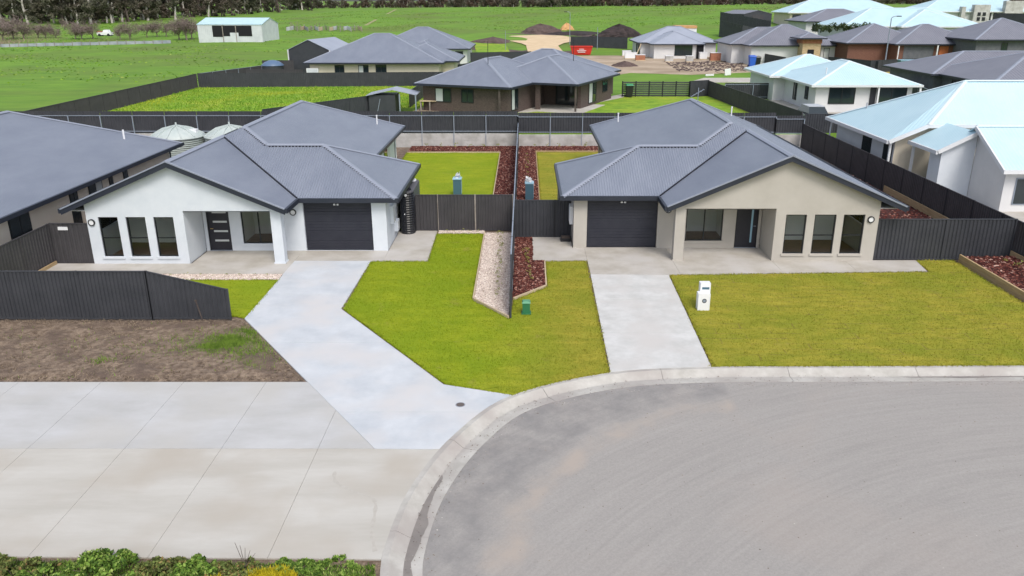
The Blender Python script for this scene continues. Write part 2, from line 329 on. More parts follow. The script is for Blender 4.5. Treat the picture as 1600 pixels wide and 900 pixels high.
def np_mesh(name, V, Fc, mat):
    """V (n,3), Fc (m,k) arrays -> mesh"""
    me = bpy.data.meshes.new(name); k = Fc.shape[1]; m = len(Fc)
    me.vertices.add(len(V)); me.vertices.foreach_set('co', V.astype(np.float32).ravel())
    me.loops.add(m * k); me.loops.foreach_set('vertex_index', Fc.astype(np.int32).ravel())
    me.polygons.add(m); me.polygons.foreach_set('loop_start', np.arange(0, m * k, k, dtype=np.int32)); me.polygons.foreach_set('loop_total', np.full(m, k, dtype=np.int32))
    me.materials.append(mat); me.update(calc_edges=True); me.validate(); return me
def in_poly(P, poly):
    x, y = P[:, 0], P[:, 1]; ins = np.zeros(len(P), bool); n = len(poly)
    for i in range(n):
        x0, y0 = poly[i][:2]; x1, y1 = poly[(i + 1) % n][:2]
        if y0 == y1: continue
        c = ((y0 > y) != (y1 > y)) & (x < (x1 - x0) * (y - y0) / (y1 - y0) + x0); ins ^= c
    return ins
def scatter(poly, n):
    a = np.array([p[:2] for p in poly]); lo, hi = a.min(0), a.max(0); out = np.zeros((0, 2))
    while len(out) < n:
        P = lo + RNG.random((n * 2, 2)) * (hi - lo); out = np.vstack([out, P[in_poly(P, poly)]])
    return out[:n]
def blades(name, poly, n, z, h, wdt, mat, label, cat, parent=None):
    P = scatter(poly, n); a = RNG.random(n) * 2 * math.pi; hh = h * (.5 + RNG.random(n)); ww = wdt * (.6 + .8 * RNG.random(n))
    lean = (RNG.random((n, 2)) - .5) * hh[:, None] * 1.2
    V = np.zeros((n, 3, 3)); dx = np.stack([np.cos(a), np.sin(a)], 1) * ww[:, None] / 2
    V[:, 0, :2] = P - dx; V[:, 1, :2] = P + dx; V[:, 2, :2] = P + lean; V[:, :2, 2] = z; V[:, 2, 2] = z + hh
    o = bpy.data.objects.new(name, np_mesh(name, V.reshape(-1, 3), np.arange(n * 3).reshape(n, 3), mat)); col.objects.link(o)
    if parent is not None: o.parent = parent; o['kind'] = 'stuff'
    else: tag(o, label, cat, kind='stuff')
    return o
def chips(name, poly, n, z, size, mat, label, cat, flat=.35, parent=None):
    """small tilted five-sided lumps"""
    P = scatter(poly, n); sz = size * (.5 + RNG.random(n)); a = RNG.random(n) * 6.28; asp = .45 + .55 * RNG.random(n)
    loc = np.array([(-1, -1, 0), (1, -1, 0), (1, 1, 0), (-1, 1, 0), (0, 0, 1)], float)
    V = np.repeat(loc[None], n, 0) * .5; V[:, :, 0] *= sz[:, None]; V[:, :, 1] *= (sz * asp)[:, None]; V[:, :, 2] *= (sz * flat * 2)[:, None]
    V[:, :4, 2] += (RNG.random((n, 4)) - .5) * sz[:, None] * .4; V[:, 4, :2] += (RNG.random((n, 2)) - .5) * sz[:, None] * .5
    c, s = np.cos(a)[:, None], np.sin(a)[:, None]; X = V[:, :, 0] * c - V[:, :, 1] * s; Y = V[:, :, 0] * s + V[:, :, 1] * c
    V[:, :, 0] = X + P[:, :1]; V[:, :, 1] = Y + P[:, 1:]; V[:, :, 2] += z
    Fc = (np.array([(0, 1, 4), (1, 2, 4), (2, 3, 4), (3, 0, 4)])[None] + (np.arange(n) * 5)[:, None, None]).reshape(-1, 3)
    o = bpy.data.objects.new(name, np_mesh(name, V.reshape(-1, 3), Fc, mat)); col.objects.link(o)
    return tag(o, label, cat, kind='stuff')
def leaves(centers, radii, per, size, seed=0, squash=1.0, asp=.55):
    """leaf quads in clumps -> V, F"""
    r = np.random.default_rng(seed); C = np.repeat(np.array(centers), per, 0); Rr = np.repeat(np.array(radii), per)[:, None]
    d = r.normal(size=C.shape); d /= np.linalg.norm(d, axis=1)[:, None] + 1e-9
    P = C + d * Rr * (r.random((len(C), 1)) ** .45) * np.array([1, 1, squash]); n = len(P)
    u = r.normal(size=(n, 3)); u /= np.linalg.norm(u, axis=1)[:, None]; v = np.cross(u, r.normal(size=(n, 3))); v /= np.linalg.norm(v, axis=1)[:, None] + 1e-9
    s = (size * (.5 + r.random(n)))[:, None]
    V = np.stack([P - u * s * .5, P + v * s * asp * .5, P + u * s * .5, P - v * s * asp * .5], 1).reshape(-1, 3)
    return V, np.arange(n * 4).reshape(n, 4)
def clip_convex(poly, cell):
    """Sutherland-Hodgman, cell = x0,x1,y0,y1"""
    x0, x1, y0, y1 = cell
    for ax, v, sg in ((0, x0, 1), (0, x1, -1), (1, y0, 1), (1, y1, -1)):
        out = []
        for i in range(len(poly)):
            a, b = poly[i], poly[(i + 1) % len(poly)]; ia = sg * (a[ax] - v) >= 0; ib = sg * (b[ax] - v) >= 0
            if ia: out.append(a)
            if ia != ib: t = (v - a[ax]) / (b[ax] - a[ax]); out.append((a[0] + t * (b[0] - a[0]), a[1] + t * (b[1] - a[1])))
        poly = out
        if len(poly) < 3: return None
    return poly
def slabs(name, poly, xs, ys, z0, z1, mat, gap=.004):
    root = struct(thing(name, None, None)); 
    for i in range(len(xs) - 1):
        for j in range(len(ys) - 1):
            p = clip_convex(poly, (xs[i] + gap, xs[i + 1] - gap, ys[j] + gap, ys[j + 1] - gap))
            if p: MB().prism(p, z0, z1).build('slab', mat, root)
    return root
def strip(poly, d):
    """offset an open 2d polyline to its right by d"""
    out = []
    for i, p in enumerate(poly):
        a = Vector(poly[max(i - 1, 0)]); b = Vector(poly[min(i + 1, len(poly) - 1)]); t = (b - a).normalized(); out.append((p[0] + t.y * d, p[1] - t.x * d))
    return out

# ------------------------------------------------------------------ terrain
TX = [-400, -120, -50, 15, 36, 62, 500]; TY = [60.3, 100, 125, 150, 175, 200, 260, 340, 700, 1500]
TZ = [[.95, .95, .95, 1.2, 1.5, 1.7, 2.2, 3.4, 6, 8], [.95, .95, .95, 1.2, 1.5, 1.7, 2.2, 3.4, 6, 8], [.95, .95, .95, 1.3, 2.0, 2.5, 4.4, 6.8, 8, 9],
      [.95, .95, .95, .95, 2.2, 3.0, 5.5, 8.0, 8.8, 9], [.95, .95, .95, .98, 2.9, 4.4, 6.6, 8.2, 9, 9], [.95, .95, 1.0, 2.9, 4.4, 5.6, 7.2, 8.3, 9, 9], [.95, .95, 1.0, 2.9, 4.4, 5.6, 7.2, 8.3, 9, 9]]
def terr(x, y):
    if y < 60.3: return -.35
    x = min(max(x, TX[0]), TX[-1] - 1e-6); y = min(max(y, TY[0]), TY[-1] - 1e-6)
    i = max(k for k in range(len(TX) - 1) if TX[k] <= x); j = max(k for k in range(len(TY) - 1) if TY[k] <= y)
    a = (x - TX[i]) / (TX[i + 1] - TX[i]); b = (y - TY[j]) / (TY[j + 1] - TY[j]); a = a * a * (3 - 2 * a)
    return (TZ[i][j] * (1 - a) + TZ[i + 1][j] * a) * (1 - b) + (TZ[i][j + 1] * (1 - a) + TZ[i + 1][j + 1] * a) * b
def hit(px, py):
    """where the sight line of a photo pixel meets the terrain"""
    d = _ray(px, py); y = 61.0
    while y < 1400:
        t = y / d[1]
        if H + d[2] * t <= terr(d[0] * t, y): break
        y += .5
    t = y / d[1]; return (d[0] * t, y, terr(d[0] * t, y))
gx = sorted(set(list(range(-400, -140, 20)) + list(range(-140, 140, 4)) + list(range(140, 501, 20)))); gy = [-60, 60.23, 60.3] + [60.3 + 4 * i for i in range(1, 75)] + [380, 420, 480, 560, 700, 900, 1200, 1495]
mb = MB(); nx = len(gx)
for y in gy:
    for x in gx: mb.v.append((x, y, terr(x, y) + (math.sin(x * .13 + y * .05) * .12 + math.sin(y * .11 - x * .04) * .1 if y > 175 else 0)))
for j in range(len(gy) - 1):
    for i in range(nx - 1): mb.f.append((j * nx + i, j * nx + i + 1, (j + 1) * nx + i + 1, (j + 1) * nx + i))
struct(mb.build('ground', paddock, smooth=True))

P_ = np.stack([RNG.uniform(-150, 110, 60000), RNG.uniform(96, 330, 60000)], 1); P_ = P_[(np.abs(P_[:, 0] - 8) > 34) | (P_[:, 1] > 205)]; P_ = P_[~((P_[:, 0] > 30) & (P_[:, 1] < 190))]
P_ = P_[(np.sin(P_[:, 0] * .21 + np.sin(P_[:, 1] * .09) * 3) + np.sin(P_[:, 1] * .27 + P_[:, 0] * .05) + RNG.normal(0, .7, len(P_))) > .3]; n_ = len(P_); z_ = np.array([terr(x, y) for x, y in P_]) + np.where(P_[:, 1] > 175, np.sin(P_[:, 0] * .13 + P_[:, 1] * .05) * .12 + np.sin(P_[:, 1] * .11 - P_[:, 0] * .04) * .1, 0); a_ = RNG.random(n_) * 6.28
V_ = np.zeros((n_, 3, 3)); d_ = np.stack([np.cos(a_), np.sin(a_)], 1) * .30; V_[:, 0, :2] = P_ - d_; V_[:, 1, :2] = P_ + d_; V_[:, 2, :2] = P_ + RNG.normal(0, .15, (n_, 2)); V_[:, :2, 2] = z_[:, None] - .05; V_[:, 2, 2] = z_ + .05 + .10 * RNG.random(n_)
tag(bpy.data.objects.new('paddock_tufts', np_mesh('paddock_tufts', V_.reshape(-1, 3), np.arange(n_ * 3).reshape(n_, 3), island('tuft_far', [(0, (.08, .18, .014)), (.5, (.14, .28, .02)), (.85, (.20, .34, .035)), (1, (.30, .33, .09))]))), 'coarse grass tufts scattered over the green paddocks', 'grass', kind='stuff'); col.objects.link(bpy.data.objects['paddock_tufts'])
# ------------------------------------------------------------------ kerb, road
kp = [(60, 22.0), (40, 21.95), (25, 21.93), (14.9, 21.9), (11, 21.86), (8, 21.84), (5.5, 21.80), (2.5, 21.42), (-.35, 19.98), (-1.75, 17.9), (-2.55, 15.6), (-2.80, 13.5), (-2.70, 12.2), (-2.3, 10), (-1.4, 7), (0, 3), (2, -3)]
def smooth_line(p, n=6):
    out = []
    for i in range(len(p) - 1):
        p0, p1, p2, p3 = [np.array(p[min(max(k, 0), len(p) - 1)], float) for k in (i - 1, i, i + 1, i + 2)]
        for t in np.linspace(0, 1, n, endpoint=False): out.append(tuple(.5 * (2 * p1 + (p2 - p0) * t + (2 * p0 - 5 * p1 + 4 * p2 - p3) * t * t + (3 * p1 - p0 - 3 * p2 + p3) * t ** 3)))
    return out + [p[-1]]
kl = smooth_line(kp)          # back of kerb, running from right to left then towards the camera; road on its left-hand side
seg = [0]
for a, b in zip(kl, kl[1:]): seg.append(seg[-1] + math.dist(a, b))
def at_len(s):
    for i in range(len(seg) - 1):
        if seg[i + 1] >= s: t = (s - seg[i]) / (seg[i + 1] - seg[i]); return tuple(np.array(kl[i]) * (1 - t) + np.array(kl[i + 1]) * t)
    return kl[-1]
prof = [(0, -.12), (0, .005), (.14, .012), (.38, -.125), (.42, -.14), (.80, -.105), (.80, -.2)]
kerb = struct(thing('kerb', None, None)); s0 = 18.0; total = seg[-1]
while s0 < total - 1:
    s1 = min(s0 + 3.8, total); ss = np.linspace(s0 + .006, s1 - .006, 13); pts = [at_len(s) for s in ss]; mb = MB(); k = len(prof)
    for i, p in enumerate(pts):
        a = Vector(at_len(ss[i] - .05)); b = Vector(at_len(ss[i] + .05)); t = (b - a).normalized(); nrm = Vector((-t.y, t.x))
        for d, z in prof: mb.v.append((p[0] + nrm.x * d, p[1] + nrm.y * d, z))
    for i in range(12):
        for j in range(k - 1): mb.f.append((i * k + j, i * k + j + 1, (i + 1) * k + j + 1, (i + 1) * k + j))
    mb.f += [tuple(range(k)), tuple(range(12 * k + k - 1, 12 * k - 1, -1))]
    mb.build('kerb_segment', conc_kerb, kerb); s0 = s1
inner = strip(kl, -.74)
road_poly = [(p[0], p[1]) for p in inner] + [(60, -6)]
mb = MB(); mb.prism(road_poly, -.30, -.112); struct(mb.build('road', asphalt))
chips('road_grit', [(-1.4, 19), (3, 20.8), (24, 21), (24, 9), (-1.4, 11)], 600, -.112, .024, grit_m, 'grit and small stones scattered over the road surface', 'grit'); rdl = [at_len(q) for q in np.linspace(30, total - 6, 60)]
chips('gutter_grit', strip(rdl, -.40) + strip(rdl, -1.1)[::-1], 1500, -.108, .022, grit_m, 'dirt and grit collected along the gutter', 'grit')
# water lying in the gutter
def gutter_stain(sa, sb, d0, d1):
    n = 44; mb = MB()
    for i in range(n + 1):
        s = sa + (sb - sa) * i / n; a = Vector(at_len(s - .05)); b = Vector(at_len(s + .05)); t = (b - a).normalized(); nr = Vector((-t.y, t.x)); p = Vector(at_len(s))
        f = math.sin(math.pi * i / n) ** .5 * (.72 + .16 * math.sin(i * .31 + sa) + .07 * math.sin(i * .83) + random.uniform(-.04, .04)); m = d0 + .03
        for d in (m, m + (d1 - d0) * max(f, .02)):
            z = -.14 + (d - .42) / .38 * .035 + .004 if d > .42 else -.14 + (.42 - d) / .04 * .015 + .004
            q = p + nr * d; mb.v.append((q.x, q.y, z))
    for i in range(n): mb.f.append((2 * i, 2 * i + 2, 2 * i + 3, 2 * i + 1))
    return mb
def len_at(x, y): return seg[min(range(len(kl)), key=lambda i: math.dist(kl[i], (x, y)))]
for a, b, d in ((len_at(-2.3, 16.5), len_at(-2.5, 11.3), .7), (len_at(15.0, 21.9), len_at(10.8, 21.9), .56), (len_at(19.0, 21.9), len_at(15.6, 21.9), .6)):
    struct(gutter_stain(a, b, .40, d).build('gutter_puddle', stain_wet))
def kerb_between(p, q):
    i0 = min(range(len(kl)), key=lambda i: math.dist(kl[i], p)); i1 = min(range(len(kl)), key=lambda i: math.dist(kl[i], q))
    return [kl[i] for i in (range(i0, i1 + 1) if i0 <= i1 else range(i0, i1 - 1, -1))]

# ------------------------------------------------------------------ front lots: soil, concrete, lawns, beds
lot = [(-45, 60.0), (45, 60.0), (45, 22.02)] + [p for p in kl if p[1] > 11 and p[0] < 45] + [(-45, 11)]
struct(MB().prism(lot, -.34, -.035).build('lot_soil', soil))
old_c = [(-30, 20.8), (-6.22, 20.8), (-3.66, 17.14), (-2.28, 17.12)] + kerb_between((-2.2, 17.0), (-2.78, 12.95)) + [(-10.3, 13.12), (-30, 13.3)]
JX = [-30, -26.28, -23.92, -21.56, -19.2, -16.84, -14.48, -12.12, -9.76, -7.40, -5.04, -2]
slabs('forecourt', old_c, JX, [11, 17.16], -.03, .004, conc_old); slabs('forecourt', old_c, JX, [17.16, 21], -.03, .004, conc_mid)
st = [G(*p) for p in ((523, 737), (524, 752), (545, 765), (583, 780), (586, 800), (581, 830), (586, 862))]; mb = MB()   # rusty run-off line on the slab
for i_, p in enumerate(smooth_line([q[:2] for q in st], 5)):
    w_ = .02 + .03 * math.sin(i_ * .9) ** 2; mb.v += [(p[0] - w_, p[1] - w_ * .5, .006), (p[0] + w_, p[1] + w_ * .5, .006)]
mb.f = [(2 * i_, 2 * i_ + 1, 2 * i_ + 3, 2 * i_ + 2) for i_ in range(len(mb.v) // 2 - 1)]
struct(mb.build('runoff_stain', M('rust_stain', (.405, .378, .338), (.475, .455, .418), 6, .9)))
drive_a = [(-9.62, 30.2), (-9.62, 25.66), (-6.22, 20.8), (-3.66, 17.15), (-2.28, 17.13)] + kerb_between((-2.0, 17.3), (-.4, 19.98)) + [(-2.31, 20.63), (-6.5, 26.58), (-6.45, 31.95)]
drive_a[-1:] = [(-6.45, 32.14), (-9.9, 32.14)]
slabs('driveway', drive_a, [-12, 1], [14, 19.0, 23.6, 28.0, 33], -.03, .012, conc_new)
apron_a = [(-19.4, 30.45), (-9.66, 30.45), (-9.9, 32.15), (-4.08, 32.15), (-4.14, 36.8), (-5.9, 36.8), (-5.9, 33.6), (-13.8, 33.6), (-13.8, 31.8), (-19.4, 31.8)]
apron_a = [(-19.4, 30.45), (-9.64, 30.45), (-9.64, 32.16), (-4.08, 32.16), (-4.14, 36.8), (-5.93, 36.8), (-5.93, 33.58), (-13.8, 33.58), (-13.8, 31.77), (-19.4, 31.77)]
slabs('porch_apron', apron_a, [-20, -14.8, -9.64, -5.93, -4], [30, 33.6, 37], -.03, .018, conc_apron)
apron_b = [(.35, 35.7), (.33, 32.2), (2.62, 32.25), (2.62, 30.42), (5.72, 30.35), (16.2, 30.78), (16.4, 32.2), (10.35, 32.2), (10.35, 34.02), (2.1, 34.02), (2.1, 35.7)]
slabs('porch_apron', apron_b, [0, 2.62, 6.2, 10.35, 13.4, 17], [30, 32.2, 36], -.03, .018, conc_apron)
drive_b = [(2.62, 30.40), (2.52, 21.47)] + kerb_between((2.7, 21.45), (5.5, 21.8)) + [(5.56, 21.84), (5.72, 30.33)]
slabs('driveway', drive_b, [0, 8], [20, 24.4, 27.5, 31], -.03, .012, conc_b)
# lawns
lawnA = [(-6.38, 32.08), (-4.02, 32.08), (-4.08, 36.3), (-1.92, 36.3), (-1.92, 27.45), (-.52, 25.62), (-.40, 27.45), (.88, 28.9), (.90, 32.06), (2.56, 32.16), (2.48, 21.44)] + kerb_between((2.4, 21.40), (-.3, 19.98)) + [(-2.27, 20.7), (-6.42, 26.6)]
lawnB1 = [(5.62, 21.84), (5.78, 30.3), (16.3, 30.72), (16.45, 32.2), (18.0, 32.25), (18.0, 26.5), (20.4, 22.5), (25, 21.95)] + kerb_between((25, 21.93), (5.7, 21.82))
lawnA2 = [(-13.2, 29.72), (-9.62, 29.72), (-9.62, 25.72), (-10.0, 25.9), (-19.2, 25.9), (-19.2, 29.72)]
lawnA3 = [(-8.4, 57.45), (-1.82, 57.45), (-1.80, 37.1), (-8.4, 37.1)]
lawnB3 = [(.86, 57.7), (5.4, 57.7), (5.4, 36.1), (.84, 36.1)]
for poly, m, bm, n in ((lawnA, lawn_mid, blade_a, 62000), (lawnB1, lawn_b, blade_b, 60000), (lawnA2, lawn_a, blade_a, 8000), (lawnA3, lawn_a, blade_a, 12000), (lawnB3, lawn_b, blade_b, 8000)):
    lw = struct(MB().prism(poly, -.03, .0).build('lawn', m)); blades('grass_blades', poly, int(n * .7), 0.0, .035, .022, m, None, None, parent=lw)
    # ragged fringe leaning over the edges
    E_ = np.array(poly); L_ = np.linalg.norm(np.roll(E_, -1, 0) - E_, axis=1); ne = int(L_.sum() * 60); k_ = RNG.choice(len(E_), ne, p=L_ / L_.sum()); f_ = RNG.random((ne, 1)); P_ = E_[k_] * (1 - f_) + np.roll(E_, -1, 0)[k_] * f_ + RNG.normal(0, .035, (ne, 2)); a_ = RNG.random(ne) * 6.28
    V_ = np.zeros((ne, 3, 3)); d_ = np.stack([np.cos(a_), np.sin(a_)], 1) * .016; V_[:, 0, :2] = P_ - d_; V_[:, 1, :2] = P_ + d_; V_[:, 2, :2] = P_ + RNG.normal(0, .04, (ne, 2)); V_[:, :2, 2] = .0; V_[:, 2, 2] = .03 + .04 * RNG.random(ne)
    fr_ = bpy.data.objects.new('grass_fringe', np_mesh('grass_fringe', V_.reshape(-1, 3), np.arange(ne * 3).reshape(ne, 3), m)); fr_.parent = lw; fr_['kind'] = 'stuff'; col.objects.link(fr_)

def edging(name, label, pts, w_, z1, mat, nboards=1, group=None, closed=False):
    """timber sleepers laid end to end"""
    t = thing(name, label, 'garden edging', (pts[0][0], pts[0][1], 0), group=group)
    for a, b in zip(pts, pts[1:]):
        L_ = math.dist(a, b); n = max(1, round(L_ / 2.4))
        for i in range(n):
            p = Vector(a).lerp(Vector(b), i / n); q = Vector(a).lerp(Vector(b), (i + 1) / n); d = (q - p).normalized() * .006; p += d; q -= d
            for k in range(nboards):
                za = -.05 + (z1 + .05) * k / nboards; zb = -.05 + (z1 + .05) * (k + 1) / nboards - .006
                MB().bar((p.x, p.y, (za + zb) / 2), (q.x, q.y, (za + zb) / 2), w_, zb - za).build('sleeper', mat, t)
    return t
# pink gravel bed by the party fence, bark bed beyond it
gb = [(-1.84, 36.35), (-1.84, 27.55), (-.56, 25.80), (-.56, 36.35)]
struct(MB().prism(gb, -.03, .045).build('gravel_bed', gravel_base)); chips('gravel', gb, 9000, .045, .05, pebble_m, 'pinkish crushed gravel filling the bed left of the party fence', 'gravel')
edging('timber_edging', 'pale timber edging round the pink gravel bed', [(-1.88, 36.4), (-1.88, 27.5), (-.56, 25.70)], .05, .10, timber_b)
mbp = [(-.42, 35.6), (.32, 35.6), (.32, 32.12), (.80, 32.12), (.78, 29.05), (-.42, 27.65)]
struct(MB().prism(mbp, -.03, .03).build('bark_bed', mulch_base)); chips('bark_chips', mbp, 5500, .03, .085, chip_m, 'red bark chips in the bed right of the party fence', 'bark chips')
edging('timber_edging', 'pale timber edging round the red bark bed beside the driveway', [(.83, 32.05), (.82, 29.0), (-.42, 27.58)], .05, .07, timber_b)
gs = [(-14.9, 30.42), (-9.66, 30.42), (-9.64, 29.76), (-14.9, 29.76)]
struct(MB().prism(gs, -.03, .012).build('gravel_bed', gravel_base)); chips('gravel', gs, 2600, .012, .045, pebble_m, 'pinkish gravel strip along the front of the white house porch', 'gravel')
gs2 = [(-4.05, 36.85), (-1.9, 36.85), (-1.9, 36.35), (-4.05, 36.35)]
struct(MB().prism(gs2, -.03, .012).build('gravel_bed', gravel_base)); chips('gravel', gs2, 900, .012, .045, pebble_m, 'short gravel strip at the foot of the fence beside the gate', 'gravel')
for nm, poly, n, lab in (('a', [(-8.4, 60.1), (-.6, 60.1), (-.6, 37.1), (-1.72, 37.1), (-1.74, 57.55), (-8.4, 57.6)], 14000, 'red bark chips edging the backyard of the white house'),
                    ('b', [(-.42, 60.1), (5.6, 60.1), (5.6, 57.85), (.78, 57.85), (.76, 36.1), (-.42, 36.1)], 14000, 'red bark chips edging the backyard of the beige house')):
    struct(MB().prism(poly, -.03, .03).build('bark_bed', mulch_base)); chips('bark_chips', poly, n, .03, .10, chip_m, lab, 'bark chips')
edging('timber_edging', 'timber edging round the backyard lawn of the white house', [(-8.4, 57.52), (-1.76, 57.52), (-1.76, 37.1)], .05, .09, timber_b)
edging('timber_edging', 'timber edging round the backyard lawn of the beige house', [(5.5, 57.78), (.80, 57.78), (.80, 36.1)], .05, .12, timber)
# raised bed on the right
rb = [(18.28, 32.1), (18.28, 27.0), (20.75, 22.9), (23.5, 22.9), (20.45, 29.5), (20.45, 32.1)]
struct(MB().prism(rb, -.03, .22).build('bark_bed', mulch_base)); chips('bark_chips', rb, 4200, .22, .10, chip_m, 'red bark chips in the raised bed by the right fence', 'bark chips')
edging('timber_edging', 'chunky timber sleeper wall of the raised bed on the right', [(18.2, 32.15), (18.2, 26.9), (20.6, 22.6)], .08, .30, timber, 2)
rb2 = [(14.9, 52.0), (20.4, 52.0), (20.4, 32.5), (18.2, 32.5), (17.6, 36.0), (15.7, 38.5)]
struct(MB().prism(rb2, -.03, .03).build('bark_bed', mulch_base)); chips('bark_chips', rb2, 4500, .03, .10, chip_m, 'red bark chips between the beige house and the right fence', 'bark chips')
edging('timber_edging', 'timber sleepers under the right boundary fence', [(20.42, 45), (20.42, 27)], .06, .40, timber, 1)
# dirt lot at left
dl = [(-40, 25.5), (-10.1, 25.5), (-9.66, 25.55), (-6.32, 20.86), (-40, 20.86)]
n = 2; mb = MB(); xs = np.linspace(-40, -6.3, 110); ys = np.linspace(20.86, 25.55, 26)
for y in ys:
    xm = -9.66 + (25.55 - y) / (25.55 - 20.86) * 3.34
    for x in np.linspace(-40, xm, 130):
        e = min(y - 20.86, xm - x, 25.55 - y); e = min(1, max(0, e / .4)); mb.v.append((x, y, -.02 + e * (.05 + .035 * math.sin(x * 3.1 + math.sin(y * 2.3) * 2) * math.sin(y * 4.1 + x) + .04 * random.random())))
for j in range(25):
    for i in range(129): mb.f.append((j * 130 + i, j * 130 + i + 1, (j + 1) * 130 + i + 1, (j + 1) * 130 + i))
struct(mb.build('dirt_verge', soil))
chips('clods', dl, 7000, .03, .06, soil, 'clods and stones scattered over the bare dirt verge', 'clods')
def clump_blades(name, cl, z, h, wd, mat, label, cat):
    P = np.vstack([np.stack([RNG.normal(x, sx_, n), RNG.normal(y, sy_, n)], 1) for x, y, sx_, sy_, n in cl]); P = P[in_poly(P, dl)]; n = len(P); a = RNG.random(n) * 6.28; hh = h * (.4 + RNG.random(n)); V = np.zeros((n, 3, 3)); dx = np.stack([np.cos(a), np.sin(a)], 1) * wd / 2
    V[:, 0, :2] = P - dx; V[:, 1, :2] = P + dx; V[:, 2, :2] = P + (RNG.random((n, 2)) - .5) * hh[:, None]; V[:, :2, 2] = z; V[:, 2, 2] = z + hh
    o = bpy.data.objects.new(name, np_mesh(name, V.reshape(-1, 3), np.arange(n * 3).reshape(n, 3), mat)); col.objects.link(o); return tag(o, label, cat, kind='stuff')
clump_blades('weed_grass', [(-9.4, 23.6, .42, .30, 3800), (-9.9, 23.1, .3, .25, 1500), (-8.6, 23.0, .35, .35, 900), (-9.0, 24.4, .3, .2, 700), (-8.2, 22.2, .4, .4, 450), (-10.8, 23.6, .6, .6, 350), (-12.8, 22.2, .15, .12, 150), (-11.5, 22.8, .8, .7, 200), (-14, 23, 2, 1, 250)], .03, .10, .022, M('grass_rank', (.08, .15, .015), (.20, .31, .04), 5, .9), 'patchy green grass on the dirt verge beside the driveway', 'grass')
blades('dry_grass', dl, 26000, .02, .05, .025, M('grass_dry', (.12, .085, .055), (.36, .29, .20), 9, .95), 'sparse dry grass over the bare dirt verge', 'dry grass')

# ------------------------------------------------------------------ fences
PANELS = {}
def panel_mesh(w_, h, mat, period=.19, slope=0.0):
    key = (round(w_, 2), round(h, 2), mat.name, period, round(slope, 3))
    if key in PANELS: return PANELS[key]
    n = max(2, round(w_ / period)); p = w_ / n; xs = []
    for i in range(n):
        for f, d in ((0, 0), (.36, 0), (.5, 1), (.86, 1)): xs.append(((i + f) * p, d * .032))
    xs.append((w_, 0)); mb = MB()
    for x, d in xs: mb.v += [(x, d - .016, 0), (x, d - .016, h + slope * x)]
    for i in range(len(xs) - 1): mb.f.append((2 * i, 2 * i + 2, 2 * i + 3, 2 * i + 1))
    PANELS[key] = mb.mesh('panel', mat); return PANELS[key]
def fence(label, p0, p1, h, mat=fence_m, pw=2.38, z=0.0, group=None, rails=None, railmat=None, period=.19, dz=0.0, top_slope=0.0, postmat=None, name='steel_fence', rail_side=-1, z1=None):
    """run of ribbed steel panels between p0 and p1; dz = fall of each panel (stepping)"""
    L_ = math.dist(p0, p1); n = max(1, round(L_ / pw)); w_ = L_ / n; dz = (z1 - z) / n if z1 is not None else dz; ang = math.atan2(p1[1] - p0[1], p1[0] - p0[0])
    t = thing(name, label, 'fence', (p0[0], p0[1], z), ang, group); rm = railmat or mat; pm = postmat or rm
    for i in range(n):
        x0 = i * w_; zz = dz * i; hh = h + top_slope * x0
        o = bpy.data.objects.new('panel', panel_mesh(w_ - .02, hh, mat, period, top_slope)); o.location = (x0 + .01, 0, zz); o.parent = t; col.objects.link(o)
        if rails is None:
            MB().bar((x0, 0, zz + hh), (x0 + w_, 0, zz + hh + top_slope * w_), .05, .04).build('rail', rm, t, world=False)
            MB().box(x0 + .03, x0 + w_ - .03, -.025, .025, zz - .01, zz + .04).build('rail', rm, t, world=False)
        else:
            for rz in rails: MB().box(x0, x0 + w_, rail_side * .022, rail_side * .062, zz + rz - .025, zz + rz + .025).build('rail', rm, t, world=False)
    for i in range(n + 1):
        zz = dz * min(i, n - 1) if dz > 0 else dz * max(i - 1, 0); hh = h + top_slope * i * w_
        if rails is None: MB().box(i * w_ - .03, i * w_ + .03, -.034, .034, min(zz, 0) - .1 + min(0, dz * i), zz + hh + .025).build('post', pm, t, world=False)
        else: MB().box(i * w_ - .03, i * w_ + .03, rail_side * .064, rail_side * .13, zz - .75, zz + max(rails) + .03).build('post', pm, t, world=False)
    return t
# rear boundary with its frame towards the camera, on a concrete sleeper wall
fence('dark steel fence with pale rails behind the white house, above the concrete wall', (-40.9, 60.36), (-.5, 60.36), 1.62, fence_m, 2.38, .95, rails=(.16, 1.30), railmat=rail_light)
fence('dark steel fence with pale rails behind the beige house, above the concrete wall', (-.5, 60.36), (18.6, 60.36), 1.58, fence_m, 2.38, .88, rails=(.16, 1.28), railmat=rail_light)
fence('short lower fence panel with pale rails at the right end of the rear boundary', (18.6, 60.36), (20.7, 60.36), 1.45, fence_m, 2.1, .80, rails=(.16, 1.2), railmat=rail_light)
for x0, x1, zt, lab in ((-40.9, -.52, .96, 'pale concrete sleeper retaining wall behind the white house'), (-.48, 20.7, .88, 'pale concrete sleeper retaining wall behind the beige house')):
    t = thing('retaining_wall', lab, 'retaining wall', (x0, 60.2, 0)); n = round((x1 - x0) / 2.38); w_ = (x1 - x0) / n
    for i in range(n):
        for k in range(4): MB().box(x0 + i * w_ + .02, x0 + (i + 1) * w_ - .02, 60.18 + .004 * (k % 2), 60.28, -.1 + k * (zt + .1) / 4 + .006, -.1 + (k + 1) * (zt + .1) / 4).build('sleeper', conc_sleeper, t)
        MB().box(x0 + i * w_ - .03, x0 + i * w_ + .03, 60.13, 60.2, -.1, zt + .02).build('post', rail_light if i % 2 else iron_grey, t)
